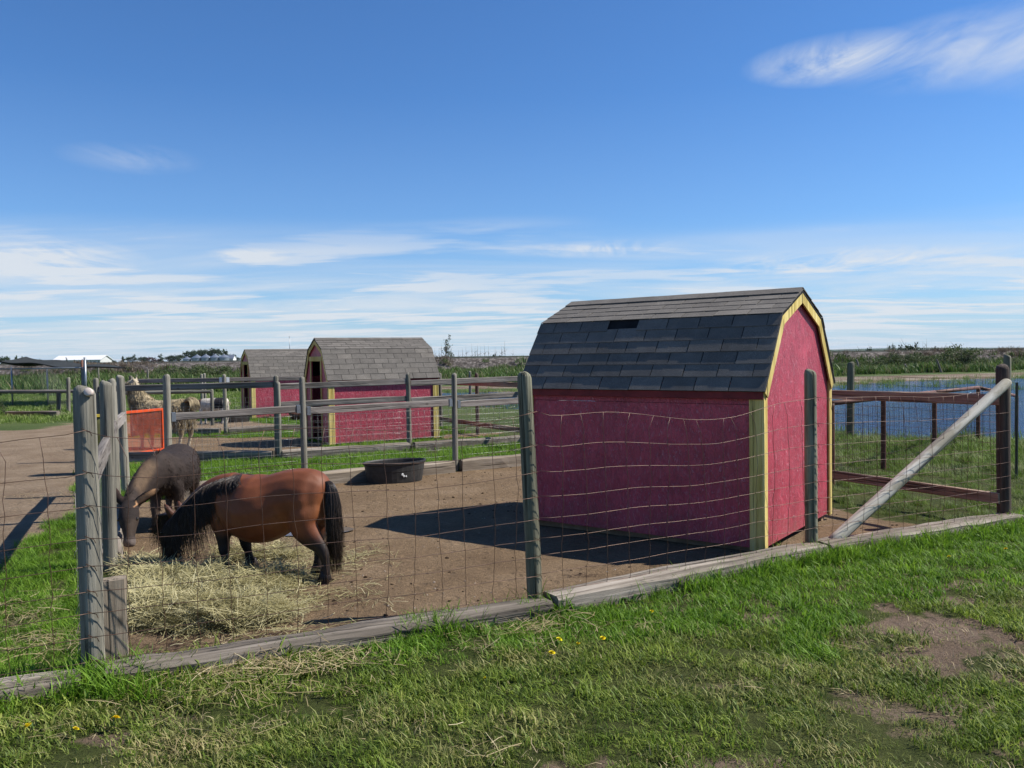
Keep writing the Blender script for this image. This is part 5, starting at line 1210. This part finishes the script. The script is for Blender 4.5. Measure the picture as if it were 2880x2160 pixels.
while x < gl + ghz:
    for s in (1, -1):
        c = clipseg(x, s)
        if c: tube(V, F, [ga + gu * c[0][0] + up_ * c[0][1], ga + gu * c[1][0] + up_ * c[1][1]], .0026, 3)
    x += st_
obj('diamond_mesh', mesh('diamond_mesh', V, F, MAT['orange_mesh']), gate, Matrix())
gpost = Vector((H(345, 1100, 14.4).x - .15, 14.4, 0)); o = obj('fence_post', pole_mesh('fence_post', 1.5, .055, .05, MAT['post']), None, Matrix.Translation(gp(gpost, -.1))); tag(o, 'round grey hinge post of the orange gate', 'post')

# olive barrel with yellow rim
bq = H(276, 1165, 12.6); br = thing('barrel', gp(bq), 'olive green barrel with a yellow rim standing behind the left fence', 'barrel')
hB = bq.z - gzs(bq.x, bq.y); V, F = [], []; rings = [(.19, -.02), (.20, .02), (.205, hB * .3), (.21, hB * .33), (.205, hB * .36), (.205, hB * .63), (.21, hB * .66), (.205, hB * .69), (.20, hB - .05), (.195, hB - .04)]
for r, z in rings:
    for k in range(24): a = 2 * math.pi * k / 24; V.append((r * math.cos(a), r * math.sin(a), z))
for i in range(len(rings) - 1):
    for k in range(24): a = i * 24 + k; b = i * 24 + (k + 1) % 24; F.append((a, b, b + 24, a + 24))
F.append(tuple(range(24))[::-1]); F.append(tuple(range(9 * 24, 10 * 24))); obj('shell', mesh('shell', V, F, MAT['olive'], True), br)
V, F = [], []; tube(V, F, [(.2 * math.cos(a), .2 * math.sin(a), hB - .025) for a in [k * math.pi / 12 for k in range(25)]], .016, 6); obj('rim', mesh('rim', V, F, MAT['yrim'], True), br)
# grey feed tub by the far shed
fq = GP(662, 1186); ft = thing('feed_tub', fq, 'grey feed tub on the straw before the farthest shed', 'tub')
V, F = [], []
for r, z in ((.42, 0), (.47, .28), (.49, .28), (.49, .31), (.45, .31), (.41, .04)):
    for k in range(24): a = 2 * math.pi * k / 24; V.append((r * math.cos(a), r * .7 * math.sin(a), z))
for i in range(5):
    for k in range(24): a = i * 24 + k; b = i * 24 + (k + 1) % 24; F.append((a, b, b + 24, a + 24))
F.append(tuple(range(24))[::-1]); F.append(tuple(range(5 * 24, 6 * 24))); obj('shell', mesh('shell', V, F, MAT['greytub'], True), ft)

# dandelions
dv, df = [], []; tube(dv, df, [(0, 0, 0), (.004, 0, .03), (.002, 0, .055)], .0022, 5); dst = mesh('stem', dv, df, MAT['stalk'], True)
V, F = [], []
for ring, (n, r, z) in enumerate(((16, .021, .058), (13, .016, .063), (9, .010, .067), (5, .005, .069))):
    for k in range(n):
        a = 2 * math.pi * (k + .37 * ring) / n; b = len(V); w = .0042
        c, s = math.cos(a), math.sin(a); V += [(-s * w * .6, c * w * .6, .054), (s * w * .6, -c * w * .6, .054), (c * r + s * w, s * r - c * w, z), (c * r - s * w, s * r + c * w, z)]; F.append((b, b + 1, b + 2, b + 3))
dfl = mesh('flower_head', V, F, MAT['dandelion'])
for (px, py) in ((93, 2067), (203, 2072), (322, 2053), (1564, 1822), (1628, 1828), (1694, 1815), (1549, 1861), (1370, 1930), (1839, 1738), (2677, 1582), (2835, 1559)):
    q = GP(px, py); q = gp(q); d = thing('dandelion', q, 'small yellow dandelion in the lawn outside the fence', 'dandelion', 'dandelions in the lawn', rnd.random() * 6)
    obj('stem', dst, d); h_ = obj('flower_head', dfl, d)
    h_.matrix_local = Matrix.Rotation(rnd.uniform(.1, .45), 4, 'X') @ Matrix.Scale(rnd.uniform(.6, .9), 4)

# broad leaved weeds at the fence foot
def weed(q, n, L, label):
    t = thing('dock_weed', gp(q), label, 'weed', 'broad leaved weeds at the fence foot')
    for k in range(n):
        a = rnd.uniform(0, 6.28); l = L * rnd.uniform(.6, 1.1); w = l * .28; e = rnd.uniform(.4, 1.2); V, F, T = [], [], []
        for i in range(6):
            u = i / 5; ww = w * math.sin(math.pi * (.08 + .86 * u)) * .5; ex = l * u * math.cos(e) + .02; ez = l * (math.sin(e) * u - .55 * u * u) + .01
            V += [(ex, -ww, ez + abs(ww) * .35), (ex, 0, ez), (ex, ww, ez + abs(ww) * .35)]
        for i in range(5):
            for j in (0, 1): b = i * 3 + j; F.append((b, b + 3, b + 4, b + 1))
        m = mesh('leaf', V, F, MAT['weed'], True); attr(m, 'tone', [rnd.random()] * len(V))
        obj('leaf', m, t, WM[t.name] @ Matrix.Rotation(a, 4, 'Z'))
weed(pl(P1, .09, -.17), 14, .17, 'leafy dock weed at the foot of the green grey post'); weed(pl(P1, -.35, -.16), 8, .11, 'small leafy weed below the long cracked timber')
weed(pl(P2, .10, -.14), 12, .15, 'leafy weed at the foot of the pale brace'); weed(pl(P1, .62, -.2), 8, .12, 'low leafy weed below the brown timber'); weed(pl(P3, -.25, -.2), 10, .14, 'leafy weed at the foot of the brown corner post')

# ------------------------------------------------------------------ left background: chain link enclosure, pole fence
CLA, CLB = H(-60, 1035, 36.0), H(236, 1036, 34.5)
cl = thing('chain_link_enclosure', Vector((CLB.x, CLB.y, gzs(CLB.x, CLB.y))), 'chain link enclosure roofed with dark sagging shade net', 'enclosure')
cz = 1.42; gbase = gzs(CLB.x, CLB.y)
def vpipe(nm, x, y, z0, z1, r, mat=MAT['steel']): V, F = [], []; tube(V, F, [(x, y, z0), (x, y, z1)], r, 10); return obj(nm, mesh(nm, V, F, mat, True), cl, Matrix())
for px, top in ((32, 1.52), (132, 1.45)):
    q = H(px, 1036, 35.2); vpipe('pipe_post', q.x, q.y, gbase, top, .035)
vpipe('corner_pipe', CLB.x + .05, CLB.y, gbase, 1.86, .05); vpipe('corner_pipe', CLB.x - .13, CLB.y + .1, gbase, 1.75, .05, MAT['steel_rust'])
V, F = [], []; tube(V, F, [(CLA.x, CLA.y, cz), (CLB.x, CLB.y, cz)], .03, 8); obj('top_pipe', mesh('top_pipe', V, F, MAT['steel'], True), cl, Matrix())
V, F = [], []; d = Vector((CLB.x - CLA.x, CLB.y - CLA.y, 0)); n = int(d.length / .11); hC = cz - gbase
for k in range(-14, n):
    for s in (1, -1):
        u0, u1 = (k * .11, k * .11 + hC) if s > 0 else (k * .11 + hC, k * .11)
        if min(u0, u1) < 0 or max(u0, u1) > d.length: continue
        du = d.normalized(); tube(V, F, [Vector((CLA.x, CLA.y, gbase)) + du * u0, Vector((CLA.x, CLA.y, cz)) + du * u1], .0022, 3)
obj('chain_link', mesh('chain_link', V, F, MAT['wire_zinc']), cl, Matrix())
V, F = [], []; box(V, F, (CLB.x - .10, CLB.y - .03, gbase), (CLB.x + .01, CLB.y + .03, 1.38)); obj('gate_panel', mesh('gate_panel', V, F, MAT['greytub']), cl, Matrix())
V, F = [], []
for i in range(25):
    u = i / 24; px = -80 + 316 * u; yt = 1003 + 31 * min(1, (u * 1.05) ** .8)
    for j in range(5):
        w = j / 4; p = H(px, yt, 35.2 + .5 * w); V.append((p.x, 35.2 + 4.5 * w, p.z + .05 * math.sin(u * 14 + w * 3) - .25 * math.sin(math.pi * w) * (1 - u)))
nb = len(V); V += [(a[0], a[1] + .02, min(a[2] - .045, cz + .02) if False else a[2] - .05) for a in V]
for i in range(24):
    for j in range(4): a = i * 5 + j; F.append((a, a + 1, a + 6, a + 5)); F.append((nb + a, nb + a + 5, nb + a + 6, nb + a + 1))
for i in range(24): a = i * 5; F.append((a, a + 5, nb + a + 5, nb + a)); a = i * 5 + 4; F.append((a, nb + a, nb + a + 5, a + 5))
obj('shade_net', mesh('shade_net', V, F, MAT['net'], True), cl, Matrix())
pq = [GP(-120, 1160), GP(165, 1160), GP(193, 1162), GP(300, 1160)]
pfn = thing('pole_fence', pq[1], 'low fence of one long horizontal pole in front of the chain link', 'fence')
zr = H(193, 1100, pq[2].y).z
post(pfn, pq[2], H(192, 1062, pq[2].y), .07, MAT['post']); post(pfn, pq[1], H(165, 1102, pq[1].y), .08, MAT['post'])
A_, B_ = H(-60, 1102, pq[1].y), H(300, 1100, pq[1].y); obj('pole_rail', pole_mesh('pole_rail', (B_ - A_).length, .075, .06, MAT['rail'], cham=False), pfn, axis_M(A_, B_))
tie(GP(20, 1170), GP(165, 1170), .2, .2, MAT['tie'], 'low timber edging the green verge in front of the pole fence', 'far timbers')

# ------------------------------------------------------------------ bushes and trees
def leaves(name, blobs, n, size, mat, hang=0.0, hole=.2):
    V = np.empty((n * 4, 3), np.float32); T = np.empty(n * 4, np.float32); wts = np.array([b[3] * b[4] * b[5] for b in blobs]) ** .67; pick = nr.choice(len(blobs), n, p=wts / wts.sum())
    d = nr.normal(size=(n, 3)); d /= np.linalg.norm(d, axis=1)[:, None]; rad = nr.random(n) ** .42
    B = np.array(blobs)[pick]; c = B[:, :3] + d * rad[:, None] * B[:, 3:6] * (1 + .25 * nr.normal(size=n))[:, None] * .95
    u = nr.normal(size=(n, 3)); u /= np.linalg.norm(u, axis=1)[:, None]; w = np.cross(u, nr.normal(size=(n, 3))); w /= np.linalg.norm(w, axis=1)[:, None]
    s = size * nr.uniform(.5, 1.25, n)[:, None]; t = nr.random(n)
    for k, (a, b) in enumerate(((-1, -.45), (.1, -.6), (1, .3), (-.2, .65))): V[k::4] = c + u * s * a + w * s * b; T[k::4] = t
    m = npmesh(name, V, np.arange(n * 4).reshape(-1, 4), mat); attr(m, 'tone', T); return m
def limbs(name, h, r, spread_, n, mat, top=1.0):
    V, F = [], []; tube(V, F, [(0, 0, -.1 * h * .1), (.02 * h, .01 * h, h * .35), (-.01 * h, .02 * h, h * .7), (0, 0, h * top)], [r, r * .75, r * .45, r * .12], 7)
    for k in range(n):
        a = rnd.uniform(0, 6.28); z = h * rnd.uniform(.25, .75); L = spread_ * rnd.uniform(.5, 1.0)
        tube(V, F, [(0, 0, z), (L * .5 * math.cos(a), L * .5 * math.sin(a), z + L * .35), (L * math.cos(a), L * math.sin(a), z + L * .9)], [r * .45, r * .28, r * .06], 5)
    return mesh(name, V, F, mat, True)
def tree_kind(kind, h, w):
    if kind == 'round': bl = [(rnd.uniform(-.5, .5) * w, rnd.uniform(-.5, .5) * w, h * rnd.uniform(.35, .85), w * rnd.uniform(.3, .5), w * rnd.uniform(.3, .5), h * rnd.uniform(.12, .22)) for _ in range(11)]
    elif kind == 'tall': bl = [(rnd.uniform(-.28, .28) * w, rnd.uniform(-.28, .28) * w, h * (.25 + .7 * k / 8), w * rnd.uniform(.25, .42) * (1.1 - .7 * k / 8), w * .35 * (1.1 - .7 * k / 8), h * .11) for k in range(9)]
    else: bl = [(rnd.uniform(-.7, .7) * w, rnd.uniform(-.5, .5) * w, h * rnd.uniform(.15, .8), w * rnd.uniform(.22, .4), w * .3, h * rnd.uniform(.12, .25)) for _ in range(12)]
    return bl
def make_tree(name, kind, h, w, nl, ls, lm_, label, cat, group, bark='bark'):
    t = thing(name, (0, 0, 0), label, cat, group); obj('trunk', limbs('trunk', h * .92, h * .022 + .02, w * .55, 7, MAT[bark], .95), t); obj('crown', leaves('crown', tree_kind(kind, h, w), nl, ls, MAT[lm_]), t); return t
def place(src, loc, s, rz, label=None, group=None, first=[]):
    M = Matrix.Translation(loc) @ Matrix.Rotation(rz, 4, 'Z') @ Matrix.Diagonal((*(s if isinstance(s, tuple) else (s, s, s)), 1))
    if src.name in [f.name for f in first]: return copy_tree(src, M, label, group)
    first.append(src); old = WM[src.name].inverted(); src.matrix_local = M
    for ch in src.children: WM[ch.name] = M @ old @ WM[ch.name]
    WM[src.name] = M
    if label: src['label'] = label
    return src
ZF = float(base_z(500))
def by_px(px, ytop, d, base=ZF):
    p = H(px, ytop, d); return Vector((p.x, d, base)), p.z - base
WB = 'windbreak trees behind the grain bins'
k_round = make_tree('far_tree', 'round', 10, 5.5, 900, .42, 'leaf_dark', 'dark leafy tree in the windbreak behind the grain bins', 'tree', WB)
k_tall = make_tree('far_tree', 'tall', 10, 4.2, 800, .40, 'leaf_mid', 'slender tree in the far windbreak beside the white shed', 'tree', WB)
for px, yt, d, k, wf in ((318, 1011, 560, 0, 1.1), (345, 1003, 560, 1, 1.2), (362, 1001, 570, 0, .8), (378, 998, 560, 1, 1.0), (398, 1001, 555, 0, 1.0), (410, 1006, 560, 0, 1.0), (452, 997, 560, 1, 1.3), (474, 999, 565, 0, .9), (492, 996, 560, 0, 1.0), (508, 995, 570, 0, 1.0), (525, 988, 580, 1, 1.2), (542, 984, 580, 0, .9), (558, 981, 590, 0, .9), (575, 979, 590, 0, .9), (594, 977, 590, 0, .9), (612, 978, 590, 0, .9), (630, 984, 585, 1, 1.2), (648, 994, 580, 0, 1.0), (668, 1003, 570, 0, 1.0), (690, 1008, 565, 0, 1.1),
                         (20, 1004, 330, 1, 1.0), (46, 1002, 330, 1, .8), (63, 1004, 335, 1, .8), (80, 1007, 340, 0, .9), (105, 1008, 340, 0, 1.0), (128, 1013, 345, 0, 1.2), (5, 1000, 325, 0, .9)):
    loc, hh = by_px(px, yt, d); s = hh / 10.2
    place((k_round, k_tall)[k], loc, (s * wf * 1.25, s * wf * 1.25, s), rnd.random() * 6, ('far leafy tree showing above the shade net of the chain link enclosure' if px < 150 else 'slender tree in the windbreak between the white shed and the grain bins' if k else 'dark leafy tree of the grove right behind the grain bins' if px > 515 else 'dark leafy tree of the windbreak near the low white trailer'), 'far trees above the enclosure' if px < 150 else WB)
rb = make_tree('dark_red_bush', 'round', 5, 6, 500, .4, 'leaf_red', 'dark red leafed tree in the far windbreak', 'tree', None)
loc, hh = by_px(428, 1003, 545); place(rb, loc, (hh / 5.2 * 1.1, hh / 5.2, hh / 5.2), 0)
# centre: silver poplar, bare saplings, low bush behind the track
sp_ = make_tree('poplar_sapling', 'tall', 7, 3.4, 560, .17, 'leaf_silver', 'silver leaved poplar sapling beyond the railway track', 'tree', None)
loc, hh = by_px(1254, 946, 118, -.24); place(sp_, loc, (hh / 7 * .9, hh / 7 * .9, hh / 7), 1)
def bare(px, yt, d, r=.05):
    loc, hh = by_px(px, yt, d, -.24); t = obj('bare_sapling', None if False else limbs('bare_sapling', hh, r, hh * .16, 9, MAT['deadbark'], 1.0), None, Matrix.Translation(loc) @ Matrix.Rotation(rnd.random() * 6, 4, 'Z'))
    return tag(t, 'thin bare grey sapling beyond the railway track', 'sapling', 'bare saplings beyond the track')
for px, yt in ((1212, 968), (1222, 980), (1234, 978), (1242, 966), (1270, 976), (1290, 984), (1300, 978), (1310, 974), (1326, 967), (1336, 974), (1343, 971), (1352, 974), (1362, 970), (1374, 972), (1392, 976), (1410, 972), (1419, 957), (1443, 983), (2595, 958), (2606, 952)): bare(px, yt, rnd.uniform(112, 125), rnd.uniform(.035, .06))
bu = make_tree('low_bush', 'low', 4, 4, 700, .24, 'leaf_dark', 'low dark bush beyond the railway track', 'bush', 'bushes beyond the track')
bm_ = make_tree('low_bush', 'low', 4, 4, 700, .22, 'leaf_mid', 'mid green bush beyond the railway track', 'bush', 'bushes beyond the track')
for px, yt, d, k, wf in ((1392, 989, 150, 0, 1.5), (1378, 994, 150, 0, 1.3), (1405, 992, 152, 0, 1.3), (1336, 996, 150, 1, 1.0), (2422, 972, 150, 0, .8), (2446, 967, 152, 0, .55), (2460, 978, 150, 1, .8), (2510, 957, 150, 1, .35), (2548, 952, 150, 0, .75), (2566, 960, 150, 0, .8), (2600, 971, 150, 0, 1.2), (2650, 966, 150, 0, .7), (2672, 973, 150, 0, .8), (2625, 974, 152, 0, .9), (2310, 975, 140, 0, .5)):
    loc, hh = by_px(px, yt, d, -.24); s = hh / 4.1; place((bu, bm_)[k], loc, (s * wf, s * wf, s), rnd.random() * 6, ('dark' if k == 0 else 'mid green') + (' bush among the bare saplings beyond the track' if px < 1500 else ' bush beyond the track on the far side of the pond'))
# willow shrubs on the near foot of the embankment
wi = make_tree('willow_shrub', 'low', 3, 2.4, 1600, .10, 'leaf_olive', 'olive green willow shrub at the foot of the embankment', 'shrub', 'willow shrubs at the foot of the embankment')
for px, yt, d, wf in ((2705, 958, 74, 1.0), (2725, 975, 75, .9), (2680, 975, 75, .8), (2500, 984, 78, 1.0), (2545, 986, 78, 1.1), (2590, 988, 78, 1.2), (2620, 990, 78, 1.0), (2470, 996, 80, 1.0), (2650, 1002, 78, 1.0), (2770, 1000, 78, 1.2), (2330, 1010, 82, 1.0), (2850, 1000, 80, 1.3), (2420, 1012, 80, 1.1), (2360, 1014, 80, 1.2), (2445, 1006, 79, 1.3), (2525, 1000, 78, 1.4), (2570, 996, 79, 1.3), (2610, 1004, 77, 1.2), (2690, 1008, 77, 1.3), (2740, 1006, 79, 1.3), (2800, 1008, 80, 1.4), (480, 1028, 80, 1.6), (540, 1024, 80, 1.6), (590, 1018, 78, 1.8), (620, 1022, 78, 1.6)):
    loc, hh = by_px(px, yt, d, -.24); s = hh / 3.1; place(wi, loc, (s * wf, s * wf, s), rnd.random() * 6, 'olive willow shrub on the green bank below the grain bins' if px < 700 else 'tallest willow shrub on the far bank of the pond, rising above the track' if px == 2705 else 'olive willow shrub on the far bank of the pond')
sh = make_tree('garden_shrub', 'low', 1.2, .6, 260, .05, 'leaf_mid', 'small leafy shrub in the verge before the chain link', 'shrub', 'shrubs in the verge')
for px, yt, pb in ((10, 1130, 1168), (142, 1132, 1164), (0, 1108, 1150)):
    q = GP(px, pb); hh = H(px, yt, q.y).z - q.z; place(sh, q, hh / 1.25, rnd.random() * 6)
# leaning posts of the old fence on the far shore
for px, yt, xb, yb in ((2409, 1011, 2421, 1049), (2634, 1010, 2648, 1048), (2545, 1024, 2556, 1048), (2495, 1026, 2486, 1046)):
    q = GP(xb, yb); tp = H(px, yt, q.y); o = obj('leaning_post', pole_mesh('leaning_post', (tp - q).length + .1, .085, .07, MAT['rail']), None, axis_M(q - (tp - q).normalized() * .1, tp)); tag(o, 'old leaning pale post on the far shore of the pond', 'post', 'leaning posts on the far shore')

# ------------------------------------------------------------------ far farmstead
def far_shed():
    a, b = H(156, 1000, 420), H(287, 1000, 420); L = b.x - a.x; t = thing('machine_shed', ((a.x + b.x) / 2, 424, ZF), 'long white metal machine shed beyond the railway', 'building')
    hw, hr = 3.0, 5.9; hw = H(200, 1012, 420).z - ZF; hr = H(200, 1000, 424).z - ZF
    V, F = [], []; prism(V, F, [(-6, 0), (6, 0), (6, hw), (0, hr - .15), (-6, hw)], -L / 2, L / 2); obj('wall', fixn(mesh('wall', V, F, MAT['cream'])), t)
    V, F = [], []; prism(V, F, [(-6.5, hw - .1), (0, hr), (6.5, hw - .1), (6.5, hw - .3), (0, hr - .2), (-6.5, hw - .3)], -L / 2 - .5, L / 2 + .5); obj('roof', fixn(mesh('roof', V, F, MAT['white_metal'])), t)
    for x, w in ((-L * .36, 4.6), (L * .02, 1.2), (L * .18, 3.6), (L * .38, 1.2)):
        V, F = [], []; box(V, F, (x - w / 2, -6.12, 0), (x + w / 2, -6.01, hw * .72)); obj('door', mesh('door', V, F, MAT['darkglass'] if w < 4 else MAT['greytub']), t)
far_shed()
spc = make_tree('spruce', 'tall', 4, 2.0, 420, .2, 'leaf_dark', 'small spruce in front of the white machine shed', 'tree', 'spruces in front of the white shed')
for px, yt in ((188, 1006), (211, 1012), (233, 1010), (255, 1013), (277, 1014)):
    loc, hh = by_px(px, yt, 405); place(spc, loc, (hh / 4 * .55, hh / 4 * .55, hh / 4), rnd.random() * 6)
def bin_mesh():
    t = thing('grain_bin', (0, 0, 0), 'round corrugated steel grain bin with conical roof in the far row', 'grain bin', 'grain bins in a row')
    V, F = [], []; n = 36; zs = [i * .1 for i in range(36)]
    for i, z in enumerate(zs):
        for k in range(n): a = 2 * math.pi * k / n; r = 2.5 + .03 * (i % 2); V.append((r * math.cos(a), r * math.sin(a), z))
    for i in range(len(zs) - 1):
        for k in range(n): a = i * n + k; b = i * n + (k + 1) % n; F.append((a, b, b + n, a + n))
    obj('wall', mesh('wall', V, F, MAT['binwall'], True), t)
    V, F = [], []; tube(V, F, [(0, 0, 3.45), (0, 0, 3.55), (0, 0, 4.95), (0, 0, 5.1)], [2.7, 2.68, .35, .3], 28); obj('roof', mesh('roof', V, F, MAT['binroof']), t)
    V, F = [], []; tube(V, F, [(0, 0, 5.1), (0, 0, 5.28), (0, 0, 5.32)], [.34, .34, .2], 12); obj('cap', mesh('cap', V, F, MAT['steel'], True), t); return t
bn_ = bin_mesh()
for k, (px, yt) in enumerate(((526, 1002), (554, 996), (579, 995), (605, 995), (630, 995))):
    loc, hh = by_px(px, yt, 500); s = hh / 5.3; place(bn_, loc, (s * .98, s * .98, s), 0, 'shorter round steel grain bin at the end of the row' if k == 0 else 'round corrugated steel grain bin with conical roof in the far row')
if True:
    q, hh = by_px(648, 998, 507); t = thing('storage_shed', q, 'white sided shed beside the grain bins', 'building')
    V, F = [], []; prism(V, F, [(-3, 0), (3, 0), (3, hh * .6), (0, hh * .95), (-3, hh * .6)], -2.6, 2.6); obj('wall', fixn(mesh('wall', V, F, MAT['white_metal'])), t)
    V, F = [], []; prism(V, F, [(-3.2, hh * .6), (0, hh), (3.2, hh * .6), (3.2, hh * .55), (0, hh * .94), (-3.2, hh * .55)], -2.8, 2.8); obj('roof', fixn(mesh('roof', V, F, MAT['binroof'])), t)
q, hh = by_px(375, 1013, 430); t = thing('white_trailer', q, 'low white trailer parked beyond the railway', 'trailer')
V, F = [], []; box(V, F, (-3.1, -1.2, .6), (3.1, 1.2, hh * .82)); obj('body', mesh('body', V, F, MAT['white_metal']), t)
V, F = [], []; box(V, F, (-2.4, -1.0, hh * .82), (1.2, 1.0, hh)); obj('roof', mesh('roof', V, F, MAT['binroof']), t)
for x in (-1.6, 1.6):
    for y in (-1.15, 1.15): V, F = [], []; tube(V, F, [(x, y - .12, .38), (x, y + .12, .38)], .4, 14); obj('wheel', mesh('wheel', V, F, MAT['rubber'], True), t)
q, hh = by_px(814, 945, 260); t = thing('radio_mast', q, 'thin grey radio mast far behind the sheds', 'mast'); V, F = [], []; tube(V, F, [(0, 0, 0), (0, 0, hh)], [.14, .08], 8); obj('mast_pole', mesh('mast_pole', V, F, MAT['steel'], True), t)
V, F = [], []; tube(V, F, [(-.3, 0, hh * .97), (.3, 0, hh * .97)], .04, 6); obj('aerial', mesh('aerial', V, F, MAT['steel']), t)

# ------------------------------------------------------------------ air over the plain: far things fade to blue
hzm = bpy.data.materials.new('summer haze'); hzm.use_nodes = True; hn = hzm.node_tree.nodes
for n in list(hn): hn.remove(n)
hv = hn.new('ShaderNodeVolumePrincipled'); ho_ = hn.new('ShaderNodeOutputMaterial'); hzm.node_tree.links.new(hv.outputs[0], ho_.inputs['Volume'])
hv.inputs['Color'].default_value = (0.80, 0.88, 1.0, 1); hv.inputs['Density'].default_value = 0.00004; hv.inputs['Anisotropy'].default_value = 0.1
V, F = [], []; box(V, F, (-9300, -60, -10), (9300, 9300, 60))
tag(obj('haze', mesh('haze', V, F, hzm)), kind='stuff')
